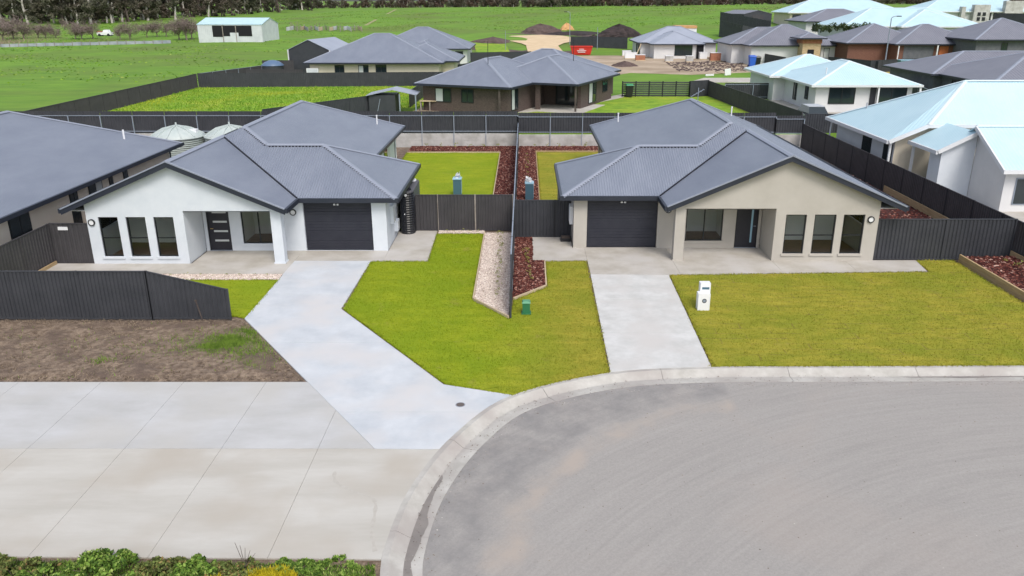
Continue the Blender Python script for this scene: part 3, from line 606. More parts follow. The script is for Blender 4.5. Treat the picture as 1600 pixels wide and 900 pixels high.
# party fence, seen along its length
fence('dark steel party fence running back between the two front houses', (-.49, 27.4), (-.49, 60.1), 1.72, fence_m, 2.36, .02, railmat=rail_light, postmat=fence_m)
fence('low raked end panel of the party fence beside the gravel bed', (-.49, 25.75), (-.49, 27.38), 1.05, fence_m, 1.6, .0, top_slope=.40)
# right boundary
fence('dark steel fence stepping down the right boundary beside the beige house', (20.55, 60.0), (20.55, 24.0), 1.80, fence_w, 2.40, -.10, dz=-.004, postmat=valley, railmat=fence_w)
fence('dark fence panels joining the beige house to the right boundary fence', (14.66, 32.38), (20.4, 32.38), 1.74, fence_m, 2.4, .0, period=.16)
# side gates
fence('dark steel gate panel beside the slim black water tank', (-5.10, 36.9), (-4.13, 36.9), 1.70, fence_w, 1.0, .02, period=.16, name='side_gate')
fence('dark steel fence between the white house side gate and the party fence', (-4.10, 36.9), (-.56, 36.9), 1.70, fence_w, 1.77, .02, period=.16, postmat=wood_grey)
fence('dark steel gate closing the side passage of the beige house', (-.42, 35.75), (1.35, 35.75), 1.72, fence_m, 1.77, .02, period=.16, name='side_gate')
fence('narrow dark gate panel hard against the beige house wall', (1.38, 35.75), (2.08, 35.75), 1.72, fence_m, .8, .02, period=.16, name='side_gate')
# left side
fence('dark steel fence in the left foreground, level part above the dirt verge', (-31.4, 25.58), (-12.72, 25.58), 1.70, fence_m, 2.34, .04, period=.13)
fence('raked dark fence end sloping down towards the driveway', (-12.70, 25.58), (-10.06, 25.58), 1.70, fence_m, 1.32, .04, top_slope=-.245, period=.16)
fence('dark steel fence running between the left neighbour and the white house', (-19.45, 26.0), (-19.45, 31.75), 1.70, fence_w, 1.9, .0)
fence('single dark fence panel with a small white sign at the white house corner', (-19.42, 31.86), (-17.86, 31.86), 1.70, fence_w, 1.6, .0)
sx, sy, sz = atY(98, 357, 31.82); MB()
t = tag(MB().box(sx - .2, sx + .2, 31.81, 31.825, sz - .07, sz + .07).build('sign', white_m), 'small white sign on the fence panel beside the white house', 'sign')
edging('timber_edging', 'single timber sleeper under the fence left of the white house', [(-19.36, 26.2), (-19.36, 31.7)], .06, .16, timber)
t = thing('steel_picket', 'thin rusty star picket leaning at the raked fence end', 'picket', (-10.9, 25.3, 0)); MB().bar((-10.95, 25.42, 0), (-11.1, 25.42, .75), .03).build('shaft', bark_d, t); MB().box(-11.13, -11.07, 25.39, 25.45, .73, .78).build('cap', bark_d, t)

# ------------------------------------------------------------------ roofs
def slope_obj(parent, pts, mat, name='roof_slope', world=True, thick=.05):
    """one roof plane with its corrugations running down the fall"""
    p = [Vector(q) for q in pts]; nrm = (p[1] - p[0]).cross(p[2] - p[0])
    if nrm.z < 0: p = p[::-1]; nrm = -nrm
    nrm.normalize(); hz = Vector((nrm.y, -nrm.x, 0)).normalized(); dn = nrm.cross(hz); n = len(p)
    mb = MB(); mb.v = [tuple(q) for q in p] + [tuple(q - nrm * thick) for q in p]
    mb.f = [tuple(range(n)), tuple(range(2 * n - 1, n - 1, -1))] + [(i, n + i, n + (i + 1) % n, (i + 1) % n) for i in range(n)]
    mb.uv = [(q.dot(hz), q.dot(dn)) for q in p] * 2
    return mb.build(name, mat, parent, world=world)
def cap(parent, a, b, mat, wd=.30, world=True, name='ridge_cap', up=.03):
    a, b = Vector(a) + Vector((0, 0, up)), Vector(b) + Vector((0, 0, up)); d = (b - a).normalized(); x = d.cross(Vector((0, 0, 1))).normalized() * wd / 2; dz = Vector((0, 0, wd * .17))
    e = x.normalized() * wd * .12
    mb = MB(); vs = []
    for q in (a, b): vs += [q - x - dz, q - e + Vector((0, 0, .015)), q + e + Vector((0, 0, .015)), q + x - dz, q - Vector((0, 0, wd * .3))]
    mb.add(vs, [(0, 1, 6, 5), (1, 2, 7, 6), (2, 3, 8, 7), (3, 4, 9, 8), (4, 0, 5, 9), (0, 4, 3, 2, 1), (5, 6, 7, 8, 9)])
    return mb.build(name, mat, parent, world=world)
def hip_roof(parent, x0, x1, y0, y1, ze, k, mat, capm, gut, world=False, soff=True, gw=.16, capw=.3, front=True):
    """hip roof over a rectangle; ridge along the longer side"""
    wx, wy = x1 - x0, y1 - y0; h = min(wx, wy) / 2; zr = ze + k * h
    if wx >= wy: ra, rb_ = Vector((x0 + h, (y0 + y1) / 2, zr)), Vector((x1 - h, (y0 + y1) / 2, zr))
    else: ra, rb_ = Vector(((x0 + x1) / 2, y0 + h, zr)), Vector(((x0 + x1) / 2, y1 - h, zr))
    A, B, C, D = Vector((x0, y0, ze)), Vector((x1, y0, ze)), Vector((x1, y1, ze)), Vector((x0, y1, ze))
    sq = (rb_ - ra).length < .05
    if wx >= wy: S_ = [[A, B, rb_, ra], [B, C, rb_], [C, D, ra, rb_], [D, A, ra]]; hips = [(A, ra), (D, ra), (B, rb_), (C, rb_)]
    else: S_ = [[A, B, ra], [B, C, rb_, ra], [C, D, rb_], [D, A, ra, rb_]]; hips = [(A, ra), (B, ra), (C, rb_), (D, rb_)]
    if sq: S_ = [[A, B, ra], [B, C, ra], [C, D, ra], [D, A, ra]]
    for s_ in S_: slope_obj(parent, s_, mat, world=world)
    for a, b in hips:
        if front or a.y > y0 + .1: cap(parent, a, b, capm, capw, world)
    if not sq: cap(parent, ra, rb_, capm, capw, world)
    mb = MB(); e = .10
    if front: mb.box(x0 - e, x1 + e, y0 - e, y0 + .02, ze - gw, ze + .02)
    mb.box(x0 - e, x1 + e, y1 - .02, y1 + e, ze - gw, ze + .02)
    mb.box(x0 - e, x0 + .02, y0 + .021, y1 - .021, ze - gw, ze + .02); mb.box(x1 - .02, x1 + e, y0 + .021, y1 - .021, ze - gw, ze + .02)
    mb.build('gutter', gut, parent, world=world)
    if soff: MB().box(x0 + .03, x1 - .03, y0 + .03, y1 - .03, ze - gw + .02, ze - gw + .05).build('soffit', soffit_m, parent, world=world)
    return ra, rb_

# ------------------------------------------------------------------ walls and openings
def wall_y(mb, x0, x1, y, z0, z1, holes=(), t=.15, sgn=1):
    """wall in the plane y, seen from -y when sgn=1; holes (xa,xb,za,zb) get reveals of depth t"""
    xs = sorted({x0, x1, *[h[0] for h in holes], *[h[1] for h in holes]}); zs = sorted({z0, z1, *[h[2] for h in holes], *[h[3] for h in holes]})
    for i in range(len(xs) - 1):
        for j in range(len(zs) - 1):
            cx, cz = (xs[i] + xs[i + 1]) / 2, (zs[j] + zs[j + 1]) / 2
            if any(h[0] < cx < h[1] and h[2] < cz < h[3] for h in holes): continue
            mb.add([(xs[i], y, zs[j]), (xs[i + 1], y, zs[j]), (xs[i + 1], y, zs[j + 1]), (xs[i], y, zs[j + 1])], [(0, 1, 2, 3)])
            mb.add([(xs[i], y + sgn * t, zs[j]), (xs[i + 1], y + sgn * t, zs[j]), (xs[i + 1], y + sgn * t, zs[j + 1]), (xs[i], y + sgn * t, zs[j + 1])], [(3, 2, 1, 0)])
    for xa, xb, za, zb in holes:
        q = [(xa, za), (xb, za), (xb, zb), (xa, zb)]
        for i in range(4):
            a, b = q[i], q[(i + 1) % 4]; mb.add([(a[0], y, a[1]), (b[0], y, b[1]), (b[0], y + sgn * t, b[1]), (a[0], y + sgn * t, a[1])], [(0, 1, 2, 3)])
    for x in (x0, x1): mb.add([(x, y, z0), (x, y + sgn * t, z0), (x, y + sgn * t, z1), (x, y, z1)], [(0, 1, 2, 3)])
def window_y(parent, xa, xb, za, zb, y, mull='h', sill=None, gl=None, fr=frame_dark, f=.045, world=True, proud=.0):
    """framed window in a wall hole in plane y (camera side -y); part window > pane, sill"""
    mb = MB(); y0, y1 = y + .05 - proud, y + .11 - proud; e = .002
    xa, xb, za, zb = xa + e, xb - e, za + e, zb - e
    mb.box(xa, xa + f, y0, y1, za, zb); mb.box(xb - f, xb, y0, y1, za, zb); mb.box(xa + f, xb - f, y0, y1, za, za + f); mb.box(xa + f, xb - f, y0, y1, zb - f, zb)
    if mull == 'h': zm = za + (zb - za) * .47; mb.box(xa + f, xb - f, y0 + .005, y1 - .005, zm - .02, zm + .02)
    if mull == 'v': xm = (xa + xb) / 2; mb.box(xm - .025, xm + .025, y0 + .005, y1 - .005, za + f, zb - f)
    w_ = mb.build('window', fr, parent, world=world)
    MB().box(xa + f * .9, xb - f * .9, y0 + .025, y0 + .032, za + f * .9, zb - f * .9).build('pane', gl or glass, w_, world=world)
    if sill: MB().box(xa - .06, xb + .06, y - .05, y + .12, za - .09, za - .004).build('sill', sill, w_, world=world)
    return w_

def front_house(name, label, wm, P):
    """P: dict of world coordinates measured from the photograph"""
    k = .427; ze = 2.40; Y0, Y1 = P['Y0'], P['Y1']; t = thing(name, label, 'house', ((P['gx0'] + P['gx1']) / 2, Y0, 0))
    gx0, gx1 = P['gx0'], P['gx1']                     # gable wall + porch, left to right
    e0, e1 = P['ge']; xr = (e0 + e1) / 2; zr = ze + k * (e1 - e0) / 2; yo = Y0 - .30
    sw, pw = P['solid'], P['column']                  # solid part of the gable wall, column
    # walls -----------------------------------------------------------
    mb = MB(); wy0 = 2.22
    wall_y(mb, sw[0], sw[1], Y0, 0, wy0, [(a, b, .32, 2.0) for a, b in P['wins']])
    # gable face above the eaves, cut flush under the rakes
    lz = lambda x: ze - .06 + k * min(x - e0, e1 - x)
    mb.add([(gx0, Y0, wy0), (gx1, Y0, wy0), (gx1, Y0, lz(gx1)), (xr, Y0, lz(xr)), (gx0, Y0, lz(gx0))], [(0, 1, 2, 3, 4)])
    mb.add([(gx0, Y0 + .15, wy0), (gx1, Y0 + .15, wy0), (gx1, Y0 + .15, lz(gx1)), (xr, Y0 + .15, lz(xr)), (gx0, Y0 + .15, lz(gx0))], [(4, 3, 2, 1, 0)])
    pa, pb = sorted((sw[P['inner']], pw[0] if P['inner'] else pw[1]))
    mb.build('gable_wall', wm, t)
    # porch beam underside and ceiling
    MB().box(pa, pb, Y0 + .0, Y0 + .15, wy0 + .002, wy0 + .03).build('porch_beam', wm, t)
    MB().box(pa - .02, pb + .45, Y0 + .16, Y1 - .01, 2.24, 2.27).build('porch_ceiling', soffit_m, t)
    # column
    cm = MB().box(pw[0], pw[1], Y0 + .003, Y0 + .40, 0, wy0 - .002).build('column', wm, t)
    MB().box(pw[0] - .03, pw[1] + .03, Y0 - .03, Y0 + .43, .0, .07).build('column_base', wm, cm)
    # back wall of the porch and garage front
    mb = MB(); bx0, bx1 = P['back']; d0, d1 = P['door']; w0, w1 = P['pwin']; g0, g1 = P['gdoor']
    wall_y(mb, bx0, bx1, Y1, 0, 2.28, [(d0, d1, .0, 2.08), (w0, w1, .34, 2.05), (g0, g1, .0, 2.17)], .20)
    mb.build('front_wall', wm, t)
    # return wall beside the porch, side and rear walls
    xi = sw[P['inner']]; MB().box(min(xi, xi - .15 * P['m']), max(xi, xi - .15 * P['m']), Y0 + .152, Y1 - .002, 0, 2.23).build('porch_return', wm, t)
    ox = sw[1 - P['inner']]; yb = P['yrear'] - .6
    sx0, sx1 = min(ox, ox + .15 * P['m']), max(ox, ox + .15 * P['m']); swm = MB().box(sx0, sx1, Y0 + .152, Y0 + .3, 0, 2.28).box(sx0, sx1, Y0 + 3.0, yb, 0, 2.28).box(sx0, sx1, Y0 + .301, Y0 + 2.999, 0, 1.25).box(sx0, sx1, Y0 + .301, Y0 + 2.999, 2.1, 2.28); swm.build('side_wall', wm, t)
    xm_ = (sx0 + sx1) / 2; wf = MB().box(xm_ - .03, xm_ + .03, Y0 + .31, Y0 + .36, 1.26, 2.09).box(xm_ - .03, xm_ + .03, Y0 + 2.94, Y0 + 2.99, 1.26, 2.09).box(xm_ - .03, xm_ + .03, Y0 + 1.62, Y0 + 1.68, 1.26, 2.09).build('window', frame_dark, t)  # unseen side window, added to let more light into the front room
    MB().box(xm_ - .004, xm_ + .004, Y0 + .36, Y0 + 2.94, 1.26, 2.09).build('pane', glass, wf)
    gxo = P['gout']; mg = P['m']
    MB().box(gxo - .075 - .075 * mg, gxo + .075 - .075 * mg, Y1 + .202, P['gyr'] - .6, 0, 2.28).build('garage_side_wall', wm, t)
    xb = P['bodyx']; xbw = xb - .6 * mg
    MB().box(xbw, gxo - .16 * mg, P['gyr'] - .75, P['gyr'] - .6, 0, 2.28).build('garage_rear_wall', wm, t)
    sg = MB(); sg.box(xbw - .15 * mg, xbw, P['gyr'] - .74, yb, 0, 2.28); sgo = sg.build('rear_side_wall', wm, t)
    MB().box(min(ox, xbw), max(ox, xbw), yb - .15, yb - .002, 0, 2.28).build('rear_wall', wm, t)
    for ya, yb2 in ((P['gyr'] + 5.2, P['gyr'] + 7.2), (P['gyr'] + 8.2, P['gyr'] + 10.4)):
        wn_ = MB(); x_ = xbw + .012 * mg; wn_.box(x_ - .012, x_ + .012, ya, yb2, .1, 2.1); wo_ = wn_.build('window', frame_dark, t)
        for q in (0, 1): MB().box(x_ + .012 * mg, x_ + .022 * mg, ya + .06 + q * (yb2 - ya) / 2, ya + (q + 1) * (yb2 - ya) / 2 - .04, .16, 2.04).build('pane', blind if q else glass_far, wo_)
    MB().tube((xbw + .06 * mg, yb - .08, 0), (xbw + .06 * mg, yb - .08, 2.3), .045).build('downpipe', wm, t)
    # windows ---------------------------------------------------------
    for a, b in P['wins']: window_y(t, a, b, .32, 2.0, Y0, 'h', wm)
    window_y(t, w0, w1, .34, 2.05, Y1, 'v', wm)
    # interior rooms seen through the panes
    rm = MB()
    def room(x0, x1, y0, y1, op=0):
        MB().box(x0, x1, y0, y1, .01, .05).build('room_floor', floor_wood, t); r = MB()
        if op != -1: r.box(x0 - .05, x0, y0, y1, .01, 2.2)
        if op != 1: r.box(x1, x1 + .05, y0, y1, .01, 2.2)
        r.box(x0, x1, y1, y1 + .05, .01, 2.2); r.box(x0, x1, y0, y1, 2.2, 2.22)
        r.build('room_lining', room_wall, t)
    room(sw[0] + .2, sw[1] - .2, Y0 + .16, Y0 + 3.0, -P['m']); room(min(w0, w1) - .35, max(w0, w1) + .35, Y1 + .21, Y1 + 2.6)
    # front door ------------------------------------------------------
    f = MB(); f.box(d0 + .002, d0 + .045, Y1 + .04, Y1 + .14, .0, 2.078); f.box(d1 - .045, d1 - .002, Y1 + .04, Y1 + .14, .0, 2.078); f.box(d0 + .045, d1 - .045, Y1 + .04, Y1 + .14, 2.035, 2.078)
    do = MB().box(d0 + .047, d1 - .047, Y1 + .07, Y1 + .115, .025, 2.03).build('front_door', door_dark, t); f.build('door_frame', frame_dark, do)
    if P['door_style'] == 'lites':
        for q in range(4): MB().box(d0 + .25, d1 - .13, Y1 + .062, Y1 + .072, .42 + q * .42, .50 + q * .42).build('glass_lite', blind, do)
        MB().bar((d0 + .12, Y1 + .03, 1.0), (d0 + .24, Y1 + .03, 1.0), .03).build('handle', M('brass', (.5, .36, .14), rough=.3, metal=1), do)
    else:
        MB().box(d1 - .30, d1 - .22, Y1 + .062, Y1 + .072, .25, 1.9).build('glass_lite', cab_top, do)
        MB().bar((d1 - .19, Y1 + .03, 1.0), (d1 - .08, Y1 + .03, 1.0), .03).build('handle', rail_light, do)
    MB().box(d0 + .02, d1 - .02, Y1 - .03, Y1 + .15, .019, .032).build('threshold', rail_light, do)
    # garage door of five ribbed sections ------------------------------
    gd = MB().box(g0 + .003, g1 - .003, Y1 + .13, Y1 + .17, .021, 2.165).build('garage_door', garage_m, t)
    for q in range(5):
        z0 = .025 + q * .428; sec = MB()
        for r in range(6): sec.box(g0 + .02, g1 - .02, Y1 + .112 - (.006 if r % 2 else 0), Y1 + .129, z0 + .008 + r * .07, z0 + .008 + (r + 1) * .07 - .004)
        sec.build('door_section', garage_m, gd)
    sl = MB(); gm = (g0 + g1) / 2 ; sl.box(gm - .12, gm + .12, Y1 - .10, Y1 - .02, 2.10, 2.18); so_ = sl.build('sensor_light', frame_dark, t)
    for q in (-.07, .07): MB().lathe([(0, 2.07), (.045, 2.08), (.05, 2.13), (0, 2.16)], gm + q, Y1 - .14, 8).build('lamp_head', white_m, so_)
    # round wall lights -------------------------------------------------
    for lx, ly, lz_ in P['lamps']:
        ring = MB()
        n = 20
        for i in range(n):
            a0, a1 = 2 * math.pi * i / n, 2 * math.pi * (i + 1) / n
            ring.add([(lx + r_ * math.cos(a_), y_, lz_ + r_ * math.sin(a_)) for a_ in (a0, a1) for r_, y_ in ((.14, ly - .002), (.14, ly - .06), (.105, ly - .07), (.105, ly - .04))], [(0, 4, 5, 1), (1, 5, 6, 2), (2, 6, 7, 3)])
        ro = ring.build('wall_light', frame_dark, t)
        d = MB(); d.v = [(lx + .104 * math.cos(2 * math.pi * i / n), ly - .045, lz_ + .104 * math.sin(2 * math.pi * i / n)) for i in range(n)]; d.f = [tuple(range(n))]; d.build('diffuser', white_m, ro)
    # roof --------------------------------------------------------------
    R = roof_grey; mx0, mx1 = sorted((P['bodyx'], (e0 if mg > 0 else e1) + .05 * mg)); gy = P['gye']
    hip_roof(t, mx0, mx1, gy, P['yrear'], ze, k, R, cap_grey, gutter_dark, world=True, soff=False, front=False)
    gx_in = xr; a_, b_ = sorted((P['goute'], gx_in)); 
    # garage wing: ridge across, hip at the outer end
    h = (P['gyr'] - gy) / 2; ym = (P['gyr'] + gy) / 2; zg = ze + k * h; xo = P['goute']; xh = xo - h * mg; gy2 = gy - .035; xin = xb - (5.0) * mg
    slope_obj(t, [(xo, gy2, ze), (xh, ym, zg), (xin, ym, zg), (xin, gy2, ze)], R)
    slope_obj(t, [(xo, P['gyr'], ze), (xh, ym, zg), (xin, ym, zg), (xin, P['gyr'], ze)], R)
    slope_obj(t, [(xo, gy2, ze), (xo, P['gyr'], ze), (xh, ym, zg)], R)
    hx = xb - h * mg       # where the wing ridge meets the hip of the body
    for a, b in (((xo, gy2, ze), (xh, ym, zg)), ((xo, P['gyr'], ze), (xh, ym, zg)), ((xh, ym, zg), (hx, ym, zg)), ((hx, ym, zg), ((mx0 + mx1) / 2, gy + (mx1 - mx0) / 2, ze + k * (mx1 - mx0) / 2))): cap(t, a, b, cap_grey)
    gt = MB(); pe = e1 if mg > 0 else e0
    gt.box(pe, xo + .1 * mg, gy - .10, gy + .01, ze - .17, ze + .02); gt.box(xo - .01 * mg, xo + .1 * mg, gy + .011, P['gyr'] - .01, ze - .17, ze + .02); gt.build('garage_gutter', gutter_dark, t)
    MB().box(min(xin, xo), max(xin, xo), gy + .02, P['gyr'] - .02, ze - .15, ze - .12).build('garage_soffit', soffit_m, t)
    # front gable
    wide = MB; yk = gy + (e1 - e0) / 2 + .3
    for xe, sg_ in ((e0, 1), (e1, -1)):
        slope_obj(t, [(xe, yo, ze), (xr, yo, zr), (xr, yk, zr), (xe, yk if sg_ == mg else gy - .05, ze)] if sg_ == mg else [(xe, yo, ze), (xr, yo, zr), (xr, yk, zr), (xe, gy + .1, ze)], R)
        d = Vector((xr - xe, 0, zr - ze)).normalized()
        # barge board and rake cap
        bb = MB(); a = Vector((xe, yo - .02, ze - .13)); b = Vector((xr, yo - .02, zr - .13)); bb.add([a + Vector((0, 0, -.10)), b + Vector((0, 0, -.10)), b + Vector((0, 0, .10)), a + Vector((0, 0, .10)),
            a + Vector((0, .04, -.10)), b + Vector((0, .04, -.10)), b + Vector((0, .04, .10)), a + Vector((0, .04, .10))], [(0, 1, 2, 3), (7, 6, 5, 4), (0, 4, 5, 1), (3, 2, 6, 7), (0, 3, 7, 4), (1, 5, 6, 2)]); bb.build('barge_board', gutter_dark, t)
        MB().bar((xe, yo - .01, ze + .01), (xr, yo - .01, zr + .01), .09, .05).build('rake_cap', cap_grey, t)
        sf = MB(); sf.add([(xe, yo, ze - .08), (xr, yo, zr - .08), (xr, Y0 - .002, zr - .08), (xe, Y0 - .002, ze - .08)], [(0, 1, 2, 3)]); sf.build('rake_soffit', soffit_m, t)
        g2 = MB(); g2.box(xe - (.1 if sg_ > 0 else .01), xe + (.01 if sg_ > 0 else .1), yo - .02, gy - .11 if sg_ != mg else P['yrear'], ze - .17, ze + .02); g2.build('gutter', gutter_dark, t)
        xw = gx0 if sg_ > 0 else gx1; MB().box(min(xe, xw), max(xe, xw), Y0 - .001, gy if sg_ != mg else yb, ze - .15, ze - .12).build('soffit', soffit_m, t)
    cap(t, (xr, yo, zr), (xr, gy + (e1 - e0) / 2 + .1, zr), cap_grey)
    # dark valley between gable and front slope
    xv = e1 if mg > 0 else e0; hw = (e1 - e0) / 2
    MB().bar((xv, gy, ze + .03), (xr, gy + hw, zr + .03), .07, .03).build('valley_flashing', valley, t)
    # toothed edge of the cappings above the front-facing sheets
    zb_ = ze + k * (mx1 - mx0) / 2; xm = (mx0 + mx1) / 2; yb_ = gy + (mx1 - mx0) / 2
    for a, b in (((hx, ym, zg), (xm, yb_, zb_)), ((xh, ym, zg), (hx, ym, zg)), ((xo, gy, ze), (xh, ym, zg))):
        a, b = Vector(a), Vector(b); n = int((b - a).length / .15); tm = MB()
        off = Vector((0, -.17, -.17 * k + .03)) 
        for i in range(1, n): q = a.lerp(b, i / n) + off; tm.box(q.x - .035, q.x + .035, q.y - .03, q.y + .03, q.z - .03, q.z + .015)
        tm.build('capping_teeth', valley, t)['kind'] = 'stuff'
    for vx, vy in P['vents']:
        zz = ze + k * min(abs(vx - mx0), abs(mx1 - vx)); mbv = MB().tube((vx, vy, zz - .05), (vx, vy, zz + .5), .04); vo = mbv.build('vent_pipe', white_m, t); MB().tube((vx, vy, zz + .5), (vx, vy, zz + .56), .055).build('vent_cap', white_m, vo)
    return t
HA = dict(Y0=31.75, Y1=33.58, m=1, inner=1, gx0=-17.82, gx1=-9.92, ge=(-18.62, -9.63), solid=(-17.82, -13.86), column=(-10.34, -9.92), wins=[(-17.35, -16.55), (-16.23, -15.43), (-15.10, -14.29)],
          back=(-13.84, -5.95), door=(-13.70, -12.72), pwin=(-12.21, -10.75), gdoor=(-9.50, -6.57), gout=-5.95, gye=33.30, gyr=40.95, goute=-5.42, bodyx=-8.03, yrear=54.1,
          lamps=[(-17.62, 31.75, 1.78), (-9.93, 33.58, 1.74)], vents=[(-9.3, 51.2)], door_style='lites')
front_house('white_house', 'white rendered house with grey gable roof and dark garage door, left of the party fence', wall_white, HA)
HB = dict(Y0=32.15, Y1=34.0, m=-1, inner=0, gx0=6.20, gx1=14.57, ge=(5.78, 15.50), solid=(10.32, 14.57), column=(6.20, 6.62), wins=[(10.75, 11.60), (11.93, 12.82), (13.12, 14.0)],
          back=(2.13, 10.30), door=(9.20, 10.18), pwin=(7.03, 8.64), gdoor=(2.71, 5.78), gout=2.13, gye=33.72, gyr=40.98, goute=1.60, bodyx=4.40, yrear=54.4,
          lamps=[(14.24, 32.15, 1.80), (6.22, 34.0, 1.74)], vents=[(5.9, 51.5), (12.9, 51.0)], door_style='bar')
front_house('beige_house', 'beige rendered house with grey gable roof and dark garage door, right of the party fence', wall_beige, HB)
# aerial and meter boxes
t = thing('aerial', 'thin television aerial on the ridge of the beige house roof', 'aerial', (9.9, 47.0, 4.7)); MB().tube((9.9, 47, 4.5), (9.9, 47, 5.6), .02).build('mast', rail_light, t)
bm_ = MB().bar((9.5, 47, 5.1), (10.2, 47.0, 5.5), .03).build('boom', rail_light, t)
for i in range(5): q = Vector((9.5, 47, 5.1)).lerp(Vector((10.2, 47, 5.5)), i / 4); MB().bar(q + Vector((0, -.25, 0)), q + Vector((0, .25, 0)), .015).build('element', rail_light, bm_)
t = thing('meter_box', 'pale grey meter box on the side wall of the white house garage', 'meter box', (-5.92, 34.9, 1.0)); MB().box(-5.945, -5.80, 34.55, 35.15, .95, 1.75).build('case', wall_white, t); MB().box(-5.80, -5.79, 34.60, 35.10, 1.0, 1.70).build('door', M('meter_grey', (.5, .52, .53), rough=.5), t)
t = thing('gas_meter', 'low pale gas meter box on the side wall of the white house', 'meter box', (-5.92, 35.8, .4)); MB().box(-5.945, -5.78, 35.5, 36.0, .35, .85).build('case', wall_white, t); MB().box(-5.78, -5.77, 35.54, 35.96, .39, .81).build('door', M('meter_grey', (.5, .52, .53)), t)
t = thing('meter_box', 'white meter box on the side wall of the beige house by the gate', 'meter box', (2.1, 34.9, 1.0)); MB().box(1.98, 2.125, 34.5, 35.1, .95, 1.75).build('case', white_m, t); MB().box(1.97, 1.98, 34.55, 35.05, 1.0, 1.7).build('door', white_m, t)
t = thing('gas_meter', 'low dark box beside the beige house wall near the gate', 'meter box', (1.9, 35.2, 0)); MB().box(1.62, 2.08, 34.95, 35.35, .02, .16).build('case', black_m, t); MB().box(1.66, 2.04, 34.99, 35.31, .16, .22).build('lid', bark_d, t)

# ------------------------------------------------------------------ generic houses further back
def win_local(t, side, a, b, z0, z1, pos, blinded=False, mull=True, fr=frame_dark):
    """window on a wall of a far house: side 'f' front (plane y=pos), 'l' left (x=pos), 'r' right; built proud of the wall with a recessed pane"""
    f = .06; m = MB(); p = MB(); q = MB()
    def bx(mbx, u0, u1, za, zb, d0, d1):
        if side == 'f': mbx.box(u0, u1, pos - d1, pos - d0, za, zb)
        elif side == 'l': mbx.box(pos - d1, pos - d0, u0, u1, za, zb)
        else: mbx.box(pos + d0, pos + d1, u0, u1, za, zb)
    a, b = min(a, b), max(a, b)
    bx(m, a, a + f, z0, z1, -.02, .05); bx(m, b - f, b, z0, z1, -.02, .05); bx(m, a + f, b - f, z0, z0 + f, -.02, .05); bx(m, a + f, b - f, z1 - f, z1, -.02, .05)
    mid = (a + b) / 2
    if mull: bx(m, mid - .03, mid + .03, z0 + f, z1 - f, -.02, .045)
    w_ = m.build('window', fr, t, world=False)
    if mull: bx(p, a + f, mid - .03, z0 + f, z1 - f, .002, .02); bx(q, mid + .03, b - f, z0 + f, z1 - f, .002, .02); p.build('pane', blind if blinded else glass_far, w_, world=False); q.build('pane', glass_far, w_, world=False)
    else: bx(p, a + f, b - f, z0 + f, z1 - f, .002, .02); p.build('pane', blind if blinded else glass_far, w_, world=False)
def far_house(name, label, loc, rz, bodies, wallm, roofm=roof_grey2, capm=cap_grey, gut=gutter_dark, k=.42, hz=2.4, wins=(), ov=.55, rib=None):
    """bodies: eave rectangles (x0,x1,y0,y1) in local metres; loc is the base"""
    t = thing(name, label, 'house', loc, rz)
    for i, bd in enumerate(bodies):
        x0, x1, y0, y1 = bd[:4]; fi = bd[4] if len(bd) > 4 else ov
        hip_roof(t, x0, x1, y0, y1, hz + i * .013, k, roofm, capm, gut, capw=.34)
        MB().box(x0 + ov, x1 - ov, y0 + fi, y1 - ov, -3, hz - .12 + i * .004).build('wall', wallm, t, world=False)
    for s_ in wins: win_local(t, *s_[:6], **(s_[6] if len(s_) > 6 else {}))
    return t
def vent(t, x, y, z): v = MB().tube((x, y, z - .2), (x, y, z + .5), .05).build('vent_pipe', white_m, t, world=False); MB().tube((x, y, z + .5), (x, y, z + .57), .07).build('vent_cap', white_m, v, world=False)

# left neighbour ----------------------------------------------------
t = thing('cream_house', 'large grey hip roof and cream wall of the neighbour at the left edge', 'house', (-26, 24, 0))
hip_roof(t, -32.2, -20.15, 22.0, 47.4, 2.4, .43, roof_grey, cap_grey, gutter_dark, world=True)
mb = MB(); X = -20.75
wall_l = M('wall_cream_light', (.72, .65, .54), (.78, .71, .61), .8, .85); MB().box(-31.6, X, 22.6, 46.85, 0, 2.27).build('wall', wall_l, t)
for (ya, yb, za, zb, nm, mt) in ((31.3, 32.75, 1.0, 2.2, 'window', frame_dark), (35.9, 36.6, .2, 2.15, 'side_door', frame_dark), (37.6, 38.9, .2, 2.1, 'window', frame_dark), (39.6, 40.0, 1.3, 2.0, 'window', frame_dark), (41.1, 41.6, .3, 2.1, 'window', frame_dark)):
    o = MB().box(X - .02, X + .03, ya, yb, za, zb).build(nm, mt, t)
    MB().box(X + .03, X + .036, ya + .06, (ya + yb) / 2 - .03, za + .06, zb - .06).build('pane', glass_far, o); MB().box(X + .03, X + .036, (ya + yb) / 2 + .03, yb - .06, za + .06, zb - .06).build('pane', blind if ya in (37.6,) else glass_far, o)
    if nm == 'window': MB().box(X, X + .07, ya - .06, yb + .06, za - .1, za - .003).build('sill', wall_cream, o)
v = MB().tube((-21.9, 44.2, 3.0), (-21.9, 44.2, 3.65), .05).build('vent_pipe', white_m, t)
MB().tube((-20.62, 46.7, 0), (-20.62, 46.7, 2.3), .05).build('downpipe', gutter_dark, t)

